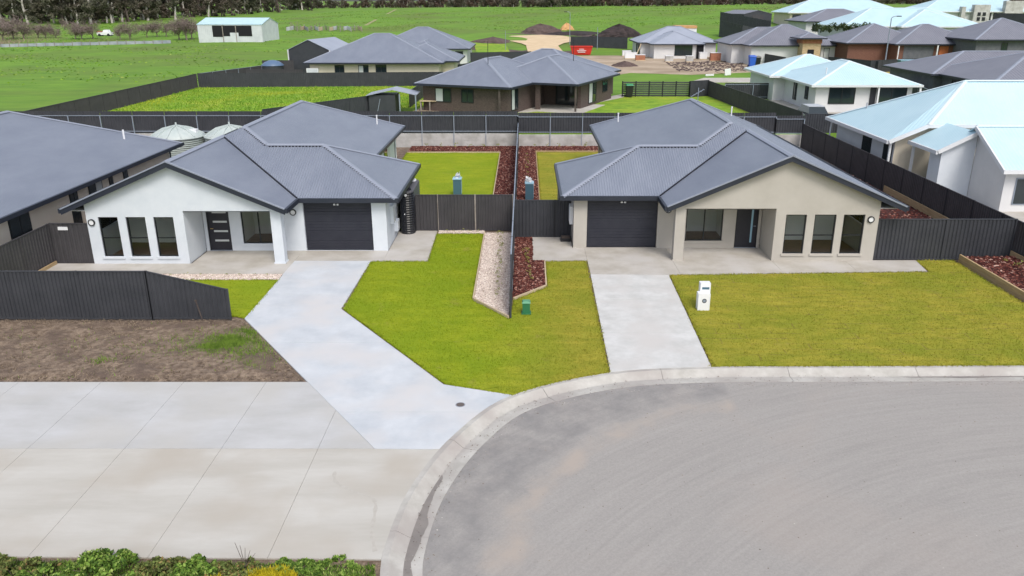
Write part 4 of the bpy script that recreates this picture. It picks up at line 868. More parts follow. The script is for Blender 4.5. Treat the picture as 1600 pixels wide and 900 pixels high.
# tanks ---------------------------------------------------------------
def round_tank(label, cx, cy, r, h, group=None):
    t = thing('water_tank', label, 'water tank', (cx, cy, 0), group=group); mb = MB().lathe([(r, 0), (r, h)], 0, 0, 32)
    mb.uv = [(0, 0)] * 32 + [(0, h)] * 32; mb.build('tank_wall', tank_m, t, smooth=True, world=False)
    rf = MB().lathe([(r + .06, h - .05), (r + .06, h), (r * .55, h + .42), (.12, h + .62), (0, h + .64)], 0, 0, 32).build('tank_roof', tank_roof, t, smooth=True, world=False)
    for i in range(12):
        a = 2 * math.pi * i / 12; MB().bar((math.cos(a) * r, math.sin(a) * r, h + .04), (math.cos(a) * r * .55, math.sin(a) * r * .55, h + .46), .07, .07).bar((math.cos(a) * r * .55, math.sin(a) * r * .55, h + .46), (math.cos(a) * .1, math.sin(a) * .1, h + .66), .06, .07).build('rib', tank_roof, rf, world=False)
    MB().tube((0, 0, h + .6), (0, 0, h + .85), .07, .05).build('vent', tank_roof, rf, world=False)
    MB().box(r * .45, r * .8, -.2, .2, h + .2, h + .42).build('hatch', white_m, rf, world=False)
round_tank('round corrugated steel rainwater tank with ribbed roof, left of the pair', -22.75, 53.0, 1.68, 1.95)
round_tank('round corrugated steel rainwater tank half hidden by the white house roof', -19.35, 53.2, 1.6, 1.95)
def slim_tank(label, x0, x1, y0, y1, h):
    """upright slimline tank: a stadium plan with stacked ribs"""
    t = thing('slim_water_tank', label, 'water tank', ((x0 + x1) / 2, (y0 + y1) / 2, 0)); r = (x1 - x0) / 2; n = 8; plan = []
    for i in range(n + 1): a = math.pi + math.pi * i / n; plan.append((x0 + r + math.cos(a), y0 + r, math.cos(a), math.sin(a)))
    def ring(d):
        pts = []
        for i in range(n + 1): a = math.pi + math.pi * i / n; pts.append((x0 + r + (r + d) * math.cos(a), y0 + r + (r + d) * math.sin(a)))
        for i in range(n + 1): a = math.pi * i / n; pts.append((x0 + r + (r + d) * math.cos(a), y1 - r + (r + d) * math.sin(a)))
        return pts
    mb = MB(); m = 18; N_ = 2 * (n + 1); rows = []
    for i in range(m):
        z0 = h * i / m; rows += [(z0, -.022), (z0 + h / m * .3, 0), (z0 + h / m * .75, 0), (z0 + h / m, -.022)]
    for z, d in rows: mb.v += [(p[0], p[1], z) for p in ring(d)]
    for k_ in range(len(rows) - 1):
        for i in range(N_): j = (i + 1) % N_; mb.f.append((k_ * N_ + i, k_ * N_ + j, (k_ + 1) * N_ + j, (k_ + 1) * N_ + i))
    mb.build('tank_body', black_m, t)
    top = MB().prism(ring(-.01), h, h + .06).build('tank_top', M('tank_top', (.10, .10, .115), rough=.6), t)
    MB().lathe([(.19, h + .06), (.19, h + .14), (0, h + .15)], x0 + r, y1 - r, 14).build('strainer', white_m, top)
    MB().lathe([(.22, h + .06), (.22, h + .12), (0, h + .13)], x0 + r, y0 + r * 1.1, 14).build('lid', black_m, top)
    MB().tube((x0 + r, y0 - .06, h - .1), (x0 + r, y0 + .05, h - .1), .06).build('overflow', white_m, t); MB().tube((x0 + r - .08, y0 - .04, h * .5), (x0 + r - .08, y0 + .04, h * .5), .025).build('fitting', white_m, t)
slim_tank('slim black ribbed water tank at the corner of the white house', -5.80, -5.12, 36.15, 38.9, 1.98)
slim_tank('slim dark water tank behind the gate of the beige house', 1.62, 2.08, 37.2, 39.4, 1.9)
def cabinet(label, x, y, wrap):
    t = thing('pump_cabinet', label, 'cabinet', (x, y, 0)); MB().box(-.22, .22, -.28, .28, 0, .92).build('case', cab_m, t, world=False); MB().box(-.245, .245, -.31, .31, .92, .97).build('lid', cab_top, t, world=False)
    MB().box(.222, .232, -.2, .2, .12, .8).build('door', cab_top, t, world=False)
    for sx_ in (-1, 1): MB().box(sx_ * .2 - .02, sx_ * .2 + .02, -.29, -.28, .05, .9).build('corner_trim', cab_m, t, world=False)
    V, Fc = leaves([(0, .05, 1.05)] * 3 + [(wrap, .05, 1.12)] * 2, [.12] * 5, 9, .22, abs(int(x * 7)) + 3); me = np_mesh('plastic_wrap', V, Fc, white_m); o = bpy.data.objects.new('plastic_wrap', me); o.parent = t; col.objects.link(o)
cabinet('blue-grey cabinet with white wrapping on top, in the backyard of the white house', -3.76, 44.3, .05); cabinet('blue-grey cabinet with white wrapping on top, in the bark bed of the beige house', .25, 43.2, -.12)

# small things in the front yards -------------------------------------
t = thing('letterbox_pillar', 'white letterbox pillar with number disc standing on the right lawn', 'letterbox', (6.30, 26.6, 0))
MB().box(-.22, .20, -.16, .14, 0, .62).build('front_block', white_m, t, world=False); bk = MB().box(-.10, .26, .15, .42, 0, .90).build('back_block', white_m, t, world=False)
MB().box(-.04, .21, .138, .149, .68, .76).build('slot', cab_m, bk, world=False)
d = MB(); d.v = [(.0 + .08 * math.cos(a), -.163, .36 + .08 * math.sin(a)) for a in np.linspace(0, 6.28, 18, endpoint=False)]; d.f = [tuple(range(18))]; dk = d.build('number_disc', frame_dark, t, world=False)
d = MB(); d.v = [(.0 + .055 * math.cos(a), -.167, .36 + .055 * math.sin(a)) for a in np.linspace(0, 6.28, 18, endpoint=False)]; d.f = [tuple(range(18))]; d.build('disc_face', rail_light, dk, world=False)
t = thing('utility_pillar', 'small green utility pillar on the grass in front of the bark bed', 'utility pillar', (.05, 26.2, 0))
MB().box(-.13, .13, -.12, .12, 0, .40).build('case', green_m, t, world=False); MB().add([(-.15, -.14, .40), (.15, -.14, .40), (.15, .14, .40), (-.15, .14, .40), (-.12, -.10, .47), (.12, -.10, .47), (.12, .10, .47), (-.12, .10, .47)], [(4, 5, 6, 7), (0, 1, 5, 4), (1, 2, 6, 5), (2, 3, 7, 6), (3, 0, 4, 7), (3, 2, 1, 0)]).build('lid', M('green_pale', (.10, .30, .17), rough=.5), t, world=False); MB().box(-.17, .17, -.16, .16, -.02, .03).build('base', green_m, t, world=False)
t = thing('manhole_cover', 'small round iron cover set in the pale driveway near the kerb', 'manhole cover', (-1.74, 19.4, .014)); MB().lathe([(.11, 0), (.11, .008), (0, .008)], 0, 0, 20).build('plate', M('cast_iron_worn', (.12, .10, .095), rough=.8), t, world=False); MB().lathe([(.135, -.01), (.135, .005), (.112, .005), (.112, -.01)], 0, 0, 20).build('rim', iron_grey, t, world=False)
# plants in rows
def small_plant(name, n, seed, h, spread, mat=leaf_plant):
    r = random.Random(seed); cs = [(r.uniform(-spread, spread), r.uniform(-spread, spread), r.uniform(.3, 1) * h) for _ in range(n)]
    V, Fc = leaves(cs, [spread * .6] * n, 6, .06, seed, .8, .35); return np_mesh(name, V, Fc, mat)
PL = [small_plant('young_plant', 5, s_, .24, .09) for s_ in range(5)]
ORD0 = ['first', 'second', 'third', 'fourth', 'fifth', 'sixth', 'seventh', 'eighth', 'ninth', 'tenth', 'eleventh', 'twelfth', 'thirteenth', 'fourteenth', 'fifteenth', 'sixteenth', 'seventeenth', 'eighteenth', 'nineteenth']
def row(p, q, n, label, group, z=0, sc=1.0, side='back'):
    for i in range(n):
        f = (i + .5) / n; o = bpy.data.objects.new('young_plant', PL[i % 5]); col.objects.link(o); s_ = sc * random.uniform(.7, 1.2)
        o.location = (p[0] + (q[0] - p[0]) * f + random.uniform(-.05, .05), p[1] + (q[1] - p[1]) * f + random.uniform(-.1, .1), z); o.rotation_euler = (0, 0, random.random() * 6); o.scale = (s_, s_, s_); tag(o, ORD0[i] + ' ' + label.replace(' in ', ' from ' + side + ', in ', 1), 'plant', group)
row((-1.13, 36.2), (-1.0, 27.6), 19, 'young plant in the row along the pink gravel bed', 'young plants along the gravel bed', .05)
row((.0, 33.7), (.25, 29.3), 9, 'young plant in the red bark bed by the driveway', 'young plants in the front bark bed', .04)
row((-14.2, 30.12), (-9.9, 30.12), 8, 'tiny plant in the gravel before the white house porch', 'tiny plants in the porch strip', .02, .55, 'left')
row((-7.8, 59.3), (-1.4, 59.3), 6, 'plant in the bed below the concrete wall, white house', 'plants below the wall, white house', .04, 1.5, 'left')
row((.2, 59.4), (5.0, 59.4), 5, 'plant in the bed below the concrete wall, beige house', 'plants below the wall, beige house', .04, 1.7, 'left')
row((.15, 57), (.2, 38), 12, 'small plant in the long bark bed beside the party fence', 'plants in the long bark bed', .04, 1.2)
row((19.3, 31.3), (20.2, 27.2), 6, 'small pale plant in the raised bark bed on the right', 'plants in the raised bed', .23, 1.4)
row((-3.9, 36.6), (-2.0, 36.6), 5, 'tiny plant in the gravel at the gate fence foot', 'tiny plants by the gate', .02, .6, 'left')

# ------------------------------------------------------------------ foreground weeds
wp = [(-12.5, 13.08), (-2.95, 12.9), (-2.95, 11.2), (-12.5, 11.2)]
struct(MB().prism([(-30, 13.25), (-2.86, 12.94), (-2.74, 12.0), (-2.5, 11), (-30, 11)], -.03, -.005).build('soil_strip', soil))
wl = [('broad leafy green weed mound, tallest in the bottom left corner', -8.0, 12.55, .75, .50, leaf_weed, 34), ('dark reddish weed clump beside the tallest weed mound', -6.95, 12.65, .48, .38, leaf_weed2, 20), ('bushy green weed to the right of the reddish clump', -6.35, 12.6, .5, .32, leaf_weed, 22),
      ('low olive weed with bare twigs at its right', -5.55, 12.6, .55, .22, leaf_weed2, 20), ('grey-green weed patch at the left end of the weed strip', -9.7, 12.55, .8, .30, leaf_weed2, 24), ('orange-tinted weed at the far left by the concrete edge', -10.4, 12.8, .4, .2, leaf_weed2, 10), ('green weed on the right of the twiggy weed', -4.75, 12.75, .45, .10, leaf_weed, 14), ('low bright green weed near the kerb end', -3.6, 12.72, .55, .09, leaf_weed, 16), ('small flat weed between the kerb weed and the twiggy weed', -4.2, 12.72, .4, .08, leaf_weed, 12), ('leafy weed in front of the tallest mound', -9.0, 12.2, .7, .35, leaf_weed, 24)]
for i, (lab, x, y, r_, h, mt, n) in enumerate(wl):
    t = thing('weed_clump', lab, 'weed', (x, y, -.01)); rr = random.Random(i + 40); cs = []
    for _ in range(n): a = rr.random() * 6.28; q = rr.random() ** .5; cs.append((math.cos(a) * r_ * q, math.sin(a) * r_ * q * .7, h * (1 - q * q * .75) * rr.uniform(.35, 1.0)))
    V, Fc = leaves(cs, [.05 + .16 * min(h, .5)] * n, 95, .075, i + 9, .6, .6); o = bpy.data.objects.new('foliage', np_mesh('foliage', V, Fc, mt)); o.parent = t; col.objects.link(o)
    st = MB()
    for c_ in cs[:14]: st.tube((c_[0] * .3, c_[1] * .3, 0), c_, .010, .004, 5, False)
    if 'twigs' in lab:
        for q in range(5): st.tube((.2, .1, .1), (.25 + .09 * q - .2, .15, .62 - .06 * q), .007, .004, 5, False)
    st.build('stem', bark_d, t, world=False)
blades('ground_weeds', [(-12, 13.0), (-2.9, 12.86), (-2.8, 12.2), (-12, 11.8)], 16000, -.004, .06, .035, leaf_weed, 'low green ground weeds along the bottom edge beside the concrete', 'weeds')
blades('yellow_weeds', [(-6.1, 12.4), (-4.6, 12.75), (-4.3, 12.5), (-6.2, 11.9)], 5000, 0, .10, .03, leaf_yellow, 'yellow flowering weeds at the bottom of the picture', 'weeds')

# ------------------------------------------------------------------ dark brick house and its yard
bl = (4.36, 72.2, .95); br = math.radians(-23.5)
t = far_house('brick_house', 'dark brick house with broad grey hip roof behind the rear fence', bl, br, [(-13.4, -4.0, -4.7, 8.0), (-9.2, .3, 0, 12.0, 4.2), (-13.0, -.9, 5.5, 16.3)], wall_brick, roof_grey, wins=[
    ('f', -11.6, -10.0, .85, 2.05, -4.15, dict(blinded=True)), ('f', -9.0, -7.8, .9, 2.05, -4.15)], ov=.55)
# front verandah recess: dark opening, post, windows beside it
MB().box(-3.85, -3.45, -.0 + .3, .56, -.2, 2.26).build('pier', wall_brick, t, world=False)
win_local(t, 'r', -3.4, -2.0, .3, 2.1, -4.55, blinded=True); win_local(t, 'f', -3.4, -.9, .1, 2.1, 4.2, fr=frame_dark)
MB().box(-.6, -.26, 2.4, 4.19, -.2, 2.27).build('pier', wall_brick, t, world=False); win_local(t, 'r', 4.5, 6.6, .25, 2.1, -.25, blinded=True); win_local(t, 'r', 8.5, 10.0, .9, 2.0, -.25)
MB().box(-.02, .12, .1, .24, -.2, 2.28).build('verandah_post', bark_d, t, world=False); MB().box(-5.2, -5.06, -5.0 + .35, -4.5, -.2, 2.28).build('verandah_post', bark_d, t, world=False)
MB().box(-4.6, .9, -.9, 6, -.05, .04).build('paving', conc_apron, t, world=False)
for x_, y_ in ((-7.8, -1.2), (-2.0, 5.0)): v = MB().tube((x_, y_, 4.0), (x_, y_, 5.9), .03).build('flue', frame_dark, t, world=False)
t = thing('air_conditioner', 'white air conditioner unit standing by the dark brick house wall', 'air conditioner', (*G(741, 173, .95)[:2], .95), br); MB().box(-.5, .5, -.2, .2, .08, 1.0).build('case', white_m, t, world=False)
MB().lathe([(0, 0), (.34, 0), (.34, .02), (.30, .02)], 0, 0, 18).build('fan_grille', M('grille', (.3, .31, .33)), t, world=False); fo = t.children[-1]; fo.rotation_euler = (math.radians(90), 0, 0); fo.location = (-.1, -.205, .56)
for sx_ in (-.4, .4): MB().box(sx_ - .05, sx_ + .05, -.2, .2, 0, .08).build('foot', black_m, t, world=False)
struct(MB().prism([G(*p, .95)[:2] for p in ((650, 178), (800, 176), (1100, 178), (1200, 178), (1106, 150), (970, 150), (660, 160))], .9, .962).build('yard_lawn', lot_grass))
struct(MB().prism([G(*p, .95)[:2] for p in ((640, 176), (790, 175), (770, 170), (660, 168))], .9, .972).build('yard_dirt', dirt_site))
struct(MB().prism([G(*p, .95)[:2] for p in ((795, 176), (825, 176), (900, 168), (975, 152), (975, 147), (890, 162), (800, 170))], .9, .976).build('paving', conc_apron))
def wheelie(label, x, y, z, body, lid, s_=1.0, rz=0):
    t = thing('wheelie_bin', label, 'bin', (x, y, z), rz); b_ = MB(); b_.add([(-.22, -.26, .06), (.22, -.26, .06), (.22, .26, .06), (-.22, .26, .06), (-.29, -.34, .95), (.29, -.34, .95), (.29, .34, .95), (-.29, .34, .95)], [(3, 2, 1, 0), (0, 1, 5, 4), (1, 2, 6, 5), (2, 3, 7, 6), (3, 0, 4, 7), (4, 5, 6, 7)]); b_.build('body', body, t, world=False)
    MB().add([(-.31, -.38, .95), (.31, -.38, .95), (.31, .36, .95), (-.31, .36, .95), (-.27, -.33, 1.03), (.27, -.33, 1.03), (.27, .34, 1.06), (-.27, .34, 1.06)], [(3, 2, 1, 0), (0, 1, 5, 4), (1, 2, 6, 5), (2, 3, 7, 6), (3, 0, 4, 7), (4, 5, 6, 7)]).build('lid', lid, t, world=False)
    for q in (-.27, .27): MB().tube((q - .03, .3, .1), (q + .03, .3, .1), .1, n=12).build('wheel', black_m, t, world=False)
    t.scale = (s_, s_, s_)
x_, y_, z_ = G(983, 152, .95); wheelie('black wheelie bin with green lid on the lawn of the brick house', x_, y_, z_, black_m, green_lid, 1.25)
# slat fence
p0, p1 = G(972, 151, .95), G(1078, 152, .95); t = thing('slat_fence', 'dark open slat fence beside the brick house lawn', 'fence', (p0[0], p0[1], .95)); n = 5; dx = (p1[0] - p0[0]) / n
for i in range(n + 1): MB().box(i * dx - .06, i * dx + .06, -.05, .05, 0, 1.55).build('post', frame_dark, t, world=False)
for i in range(n):
    for k_ in range(8): MB().box(i * dx + .062, (i + 1) * dx - .062, -.015, .015, .06 + k_ * .185, .06 + k_ * .185 + .13).build('slat', fence_m, t, world=False)
q0 = G(1106, 150, .95); q1 = (20.6, 60.6); a = (p1[0] + .1, p1[1] + 2.5)
fence('dark fence return between the slat fence and the diagonal boundary', (p1[0], p1[1]), (q0[0], q0[1]), 1.6, fence_m, 2.2, .95)
fence('dark steel boundary fence running from the slat fence to the right rear corner', q0[:2], q1, 1.55, fence_w, 2.4, .93, railmat=fence_w)
fence('dark fence with pale posts in front of the pale blue roofed house', (20.0, 82.5), (25.6, 82.5), 1.55, fence_m, 2.4, .95, rails=(.2, 1.4), railmat=rail_light)
fence('dark fence between the pale blue roofed house and the big white roof', (20.8, 60.5), (33, 60.5), 1.6, fence_m, 2.4, .75)
# garden shed, bricks and clutter left of the brick house
t = thing('garden_shed', 'dark garden shed with pale open-sided roof left of the brick house', 'shed', (-13.6, 71.6, .95))
MB().box(-13.6, -11.3, 71.6, 74.0, .95, 2.5).build('wall', fence_m, t); slope_obj(t, [(-13.8, 71.4, 2.5), (-13.8, 74.2, 2.5), (-11.5, 74.2, 3.0), (-11.5, 71.4, 3.0)], roof_pale); slope_obj(t, [(-9.4, 71.4, 2.55), (-9.4, 74.2, 2.55), (-11.5, 74.2, 3.0), (-11.5, 71.4, 3.0)], roof_pale)
for x_ in (-10.9, -9.5): MB().box(x_ - .05, x_ + .05, 71.45, 71.55, .95, 2.62).build('post', rail_light, t)
MB().bar((-12.9, 71.5, 1.0), (-12.6, 71.55, 2.2), .05).build('door_handle', rail_light, t)
x_, y_, z_ = G(552, 176, .95); t = thing('timber_stack', 'low stack of reddish timber lengths in the yard left of the shed', 'timber', (x_, y_, z_))
for i in range(9): MB().bar((-1.2 + random.uniform(-.3, .3), random.uniform(-.2, .2), .1 + .13 * (i % 5)), (1.2 + random.uniform(-.3, .4), random.uniform(-.2, .2), .1 + .13 * (i % 5) + random.uniform(-.05, .1)), .12).build('plank', brick_red, t, world=False)
x_, y_, z_ = G(677, 176, .95); t = thing('workbench', 'rough timber bench against the brick house wall', 'bench', (x_, y_ + 1.2, z_)); MB().box(-1.3, 1.3, -.3, .3, .85, .92).build('top', timber_b, t, world=False)
for sx_ in (-1.2, -.4, .4, 1.2): MB().box(sx_ - .05, sx_ + .05, -.25, .25, 0, .85).build('leg', wood_grey, t, world=False)

# ------------------------------------------------------------------ fences and grass lots at left
struct(MB().prism([(-37, 93.6), (-9, 95.4), (-8.5, 80), (-9.0, 73), (-23, 71.9), (-38, 61)], .9, .958).build('vacant_lot', lot_grass))
tf = [(-38, 61.0), (-8.5, 61.0), (-9, 94), (-37, 93)]
blades('lot_tufts', [(-37, 93.2), (-9.5, 95.0), (-9.8, 76), (-14, 73), (-23.5, 72.6), (-37.3, 62)], 16000, .955, .13, .10, M('tuft', (.085, .21, .012), (.21, .37, .03), 1.0, .95, c3=(.30, .36, .03), s3=.18), 'rank bright green grass on the vacant lot behind the rear fence', 'grass')
pz = .95
fence('dark fence running diagonally back along the left edge of the vacant lot', (-37.4, 61.0), (-37.0, 93.4), 1.52, fence_w, 2.4, pz, railmat=fence_w)
fence('dark fence along the far side of the vacant lot, before the cream house', (-36.9, 93.6), (-9.4, 95.6), 1.55, fence_m, 2.4, pz)
fence('dark fence stub rising behind the vacant lot corner towards the dark shed', (-37.0, 94.2), (-33.5, 106.0), 1.5, fence_w, 2.4, pz, railmat=rail_light)
fence('dark fence piece beside the blue-domed tank', (-33.4, 106.2), (-29.6, 106.6), 2.1, fence_w, 1.9, pz, railmat=fence_w)
fence('dark fence closing the yard of the cream house at left', (-33, 98.4), (-26.3, 98.4), 1.6, fence_w, 2.3, pz, railmat=fence_w)
fence('dark fence slanting from the vacant lot to the garden shed', G(410, 171, 2.4)[:2], G(575, 150, 2.4)[:2], 1.45, fence_m, 2.4, pz, railmat=fence_m)
fence('dark fence running back beside the brick house gable', (-10.6, 75.5), (-10.0, 95.2), 1.5, fence_m, 2.4, pz)
# blue domed tank
x_, y_, z_ = atY(425, 92, 104); t = thing('water_tank', 'low tank with blue domed roof beside the dark shed', 'water tank', (x_, y_, .95)); MB().lathe([(1.3, 0), (1.3, 1.7)], 0, 0, 24).build('tank_wall', fence_m, t, True, False); MB().lathe([(1.38, 1.66), (1.36, 1.75), (.9, 2.1), (.4, 2.28), (0, 2.33)], 0, 0, 24).build('tank_roof', M('blue_roof', (.10, .16, .26), rough=.4), t, True, False)
def gable_shed(name, label, loc, rz, wd, dp, h, rise, wallm, roofm, ridge='y'):
    """gable end faces the camera when ridge runs along y"""
    t = thing(name, label, 'shed', loc, rz); mb = MB(); w2 = wd / 2
    if ridge == 'y':
        mb.add([(-w2, 0, -3), (w2, 0, -3), (w2, 0, h), (0, 0, h + rise), (-w2, 0, h), (-w2, dp, -3), (w2, dp, -3), (w2, dp, h), (0, dp, h + rise), (-w2, dp, h)], [(0, 1, 2, 3, 4), (9, 8, 7, 6, 5), (1, 6, 7, 2), (5, 0, 4, 9)])
        R_ = [[(-w2 - .12, -.1, h - .05), (0, -.1, h + rise + .03), (0, dp + .1, h + rise + .03), (-w2 - .12, dp + .1, h - .05)], [(w2 + .12, -.1, h - .05), (0, -.1, h + rise + .03), (0, dp + .1, h + rise + .03), (w2 + .12, dp + .1, h - .05)]]
    else:
        mb.add([(-w2, 0, -3), (w2, 0, -3), (w2, dp, -3), (-w2, dp, -3), (-w2, 0, h), (w2, 0, h), (w2, dp, h), (-w2, dp, h), (-w2, dp / 2, h + rise), (w2, dp / 2, h + rise)], [(0, 1, 5, 4), (2, 3, 7, 6), (1, 2, 6, 9, 5), (3, 0, 4, 8, 7)])
        R_ = [[(-w2 - .1, -.12, h - .03), (w2 + .1, -.12, h - .03), (w2 + .1, dp / 2, h + rise + .03), (-w2 - .1, dp / 2, h + rise + .03)], [(-w2 - .1, dp + .12, h - .03), (w2 + .1, dp + .12, h - .03), (w2 + .1, dp / 2, h + rise + .03), (-w2 - .1, dp / 2, h + rise + .03)]]
    n_ = len(mb.v); mb.uv = [(p[0] + p[1], p[2]) for p in mb.v]
    mb.build('wall', wallm, t, world=False)
    for r_ in R_: slope_obj(t, r_, roofm, world=False)
    return t
sp_ = atY(481, 61, 108); t = gable_shed('steel_shed', 'dark steel shed with pale roof beside the cream house at left', (sp_[0], 108, .95), math.radians(-12), 5.9, 8.0, 3.3, 1.25, fence_m, roof_pale)
for x_ in (-2.9, 2.9): MB().box(x_ - .06, x_ + .06, -.12, -.02, 0, 3.3).build('downpipe', white_m, t, world=False)
cw = lambda px: atY(px, 106, 98.6)[0] + 17.8
t = far_house('cream_brick_house', 'cream brick house with tall grey hip roof beyond the vacant lot', (-17.8, 98, .95), 0, [(-8.2, 8.2, 0, 14.5), (1.0, 9.8, 2.6, 13.0)], wall_cream, roof_grey, wins=[('f', cw(523), cw(538), 1.0, 2.1, .55), ('f', cw(560), cw(576), 1.0, 2.1, .55, dict(blinded=True)), ('f', cw(587), cw(604), 1.0, 2.15, .55)])
x_ = cw(489) - 17.8; t = thing('air_conditioner', 'white air conditioner on the cream brick house wall above the fence', 'air conditioner', (x_, 98.3, .95)); MB().box(-.7, .7, -.1, .25, .9, 1.75).build('case', white_m, t, world=False); MB().box(-.6, .6, -.11, -.1, 1.0, 1.65).build('grille', barn_m, t, world=False)
h3 = far_house('far_grey_house', 'grey roofed house with white wall behind the cream brick house', (-16, 127, .95), 0, [(-8, 7.7, 0, 14), (-2, 4.0, -5.0, 8)], wall_far, roof_grey, wins=[('f', 5.4, 6.6, .9, 2.0, .55)])
fence('dark fence right of the far grey house', (-8.5, 131), (1.0, 134), 1.6, fence_m, 2.4, .95)
fence('dark fence between the cream brick house and the brick house roof', (-9.5, 104), (-3, 118), 1.6, fence_m, 2.4, .95)

# ------------------------------------------------------------------ barn, stockyard, orchard
bp = hit(309, 67); BY = bp[1]; bxl, bxr = atY(309, 60, BY)[0], atY(412, 60, BY)[0]; bt = atY(309, 38, BY)[2]; wdt = bxr - bxl; hb = bt - bp[2]
t = gable_shed('barn', 'white corrugated iron barn with dark open bays at the paddock edge', ((bxl + bxr) / 2, BY, bp[2]), math.radians(-4), wdt, 9.5, hb, 1.2, barn_m, roof_white, 'x'); t['category'] = 'barn'
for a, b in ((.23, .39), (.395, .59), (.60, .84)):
    x0, x1 = -wdt / 2 + wdt * a, -wdt / 2 + wdt * b; MB().box(x0, x1, -.05, -.01, hb * (.36 if b > .5 else .32), hb * .93).build('open_bay_shade', barn_dark, t, world=False)  # flat dark panel on the wall, painted as the shade inside the bay
MB().box(-wdt / 2 + wdt * .5, -wdt / 2 + wdt * .63, -.09, -.052, .1, hb * .55).build('door', barn_m, t, world=False)
for a in (.39, .595): MB().box(-wdt / 2 + wdt * a - .08, -wdt / 2 + wdt * a + .08, -.12, -.051, 0, hb * .95).build('post', wood_grey, t, world=False)
def low_wall(pts, n):
    t = thing('iron_fence', 'low grey iron sheet fence along the near side of the orchard', 'fence', hit(*pts[0])); o = Vector(t.location)
    for i in range(n):
        f0, f1 = i / n, (i + 1) / n; a = hit(pts[0][0] + (pts[1][0] - pts[0][0]) * f0, pts[0][1] + (pts[1][1] - pts[0][1]) * f0); b = hit(pts[0][0] + (pts[1][0] - pts[0][0]) * f1, pts[0][1] + (pts[1][1] - pts[0][1]) * f1)
        MB().bar((a[0], a[1], a[2] + .32), (b[0] - .1, b[1], b[2] + .32), .05, .62 + random.uniform(-.08, .05)).build('sheet', iron_grey, t); MB().box(a[0] - .05, a[0] + .05, a[1] - .14, a[1] - .04, a[2] - .2, a[2] + .85).build('post', wood_grey, t)
low_wall(((-40, 75), (268, 68)), 22)
x_, y_, z_ = hit(510, 49); t = thing('stockyard', 'old timber and iron stockyard pens right of the barn', 'stockyard', (x_, y_, z_))
for i in range(22):
    px = 448 + i * 5.6; q = hit(px, 49 - (i % 3)); hh = random.uniform(.9, 1.5)
    MB().box(q[0] - .08, q[0] + .08, q[1] - .08, q[1] + .08, q[2] - .3, q[2] + hh).build('post', wood_grey, t)
    if i < 21:
        q2 = hit(px + 5.6, 49 - ((i + 1) % 3))
        if i % 4 in (0, 1): MB().bar((q[0], q[1] - .12, q[2] + .55), (q2[0], q2[1] - .12, q2[2] + .55), .05, .9).build('sheet', random.choice([barn_m, iron_grey, timber_b]), t)
        else:
            for zz in (.3, .65, 1.0): MB().bar((q[0], q[1], q[2] + zz), (q2[0], q2[1], q2[2] + zz), .05, .12).build('rail', wood_grey, t)
for i in range(12): q = hit(452 + random.random() * 60, 47); MB().bar(q, (q[0] + random.uniform(-.6, .6), q[1], q[2] + random.uniform(1, 2.2)), .09).build('branch', twig_m, t)
x_, y_, z_ = hit(165, 57); t = thing('vehicle_wreck', 'small white and rusty vehicle parked among the bare orchard trees', 'vehicle', (x_, y_, z_)); MB().box(-1.7, 1.7, -.7, .7, .35, 1.0).build('body', white_m, t, world=False); MB().add([(-.3, -.65, 1.0), (1.2, -.65, 1.0), (1.2, .65, 1.0), (-.3, .65, 1.0), (.0, -.55, 1.55), (1.0, -.55, 1.55), (1.0, .55, 1.55), (.0, .55, 1.55)], [(0, 1, 5, 4), (1, 2, 6, 5), (2, 3, 7, 6), (3, 0, 4, 7), (4, 5, 6, 7)]).build('cab', white_m, t, world=False); MB().box(-1.7, -.4, -.72, .72, 1.0, 1.25).build('tray', brick_red, t, world=False)
for sx_ in (-1.1, 1.1): MB().tube((sx_, -.78, .35), (sx_, .78, .35), .34, n=12).build('wheel', black_m, t, world=False)
# --- trees
def branchy(seed, h, n1, spread, mat, r0=.12, depth=3):
    r = random.Random(seed); mb = MB()
    def grow(p, d, L_, rad, k_):
        q = p + d * L_; mb.tube(p, q, rad, rad * .62, 5, False)
        if k_ == 0: return
        for _ in range(r.choice((2, 3, 3)) if k_ < depth else n1): grow(q, (d * .55 + Vector((r.uniform(-1, 1), r.uniform(-1, 1), r.uniform(0, .9))) * spread).normalized(), L_ * r.uniform(.6, .85), rad * .58, k_ - 1)
    grow(Vector((0, 0, -.2)), Vector((r.uniform(-.1, .1), 0, 1)).normalized(), h * .3, r0, depth); return mb.mesh('branches', mat)
def bare_tree_mesh(seed):
    tr = branchy(seed, 3.2, 5, .9, twig_m, .13, 4); r = random.Random(seed); cs = [(r.uniform(-1.3, 1.3), r.uniform(-1.1, 1.1), r.uniform(1.1, 2.9)) for _ in range(16)]
    V, Fc = leaves(cs, [.75] * 16, 55, .8, seed + 5, .9, .05); return tr, np_mesh('twigs', V, Fc, twig_m)
BARE = [bare_tree_mesh(s_) for s_ in range(4)]
ORD = ['first', 'second', 'third', 'fourth', 'fifth', 'sixth', 'seventh', 'eighth', 'ninth', 'tenth', 'eleventh', 'twelfth', 'thirteenth', 'fourteenth', 'fifteenth', 'sixteenth', 'seventeenth', 'eighteenth', 'nineteenth', 'twentieth']
for i, (px, py, sc) in enumerate([(5, 64, 1.6), (22, 62, 1.8), (38, 62, 1.5), (60, 61, 1.2), (72, 61, 1.2), (88, 61, 1.0), (118, 62, 1.4), (128, 62, 1.2), (146, 61, 1.3), (188, 61, 1.0), (203, 61, 1.3), (230, 58, 1.1), (246, 57, 1.2), (260, 57, 1.3), (280, 61, 1.3), (292, 62, 1.7), (300, 60, 1.4)]):
    t = thing('bare_tree', ORD[i] + ' leafless orchard tree from the left edge, before the barn', 'tree', hit(px, py), i * 1.3, 'bare orchard trees'); t.scale = (sc, sc, sc * .9)
    for nm, me in zip(('trunk', 'twigs'), BARE[i % 4]): o = bpy.data.objects.new(nm, me); o.parent = t; col.objects.link(o)
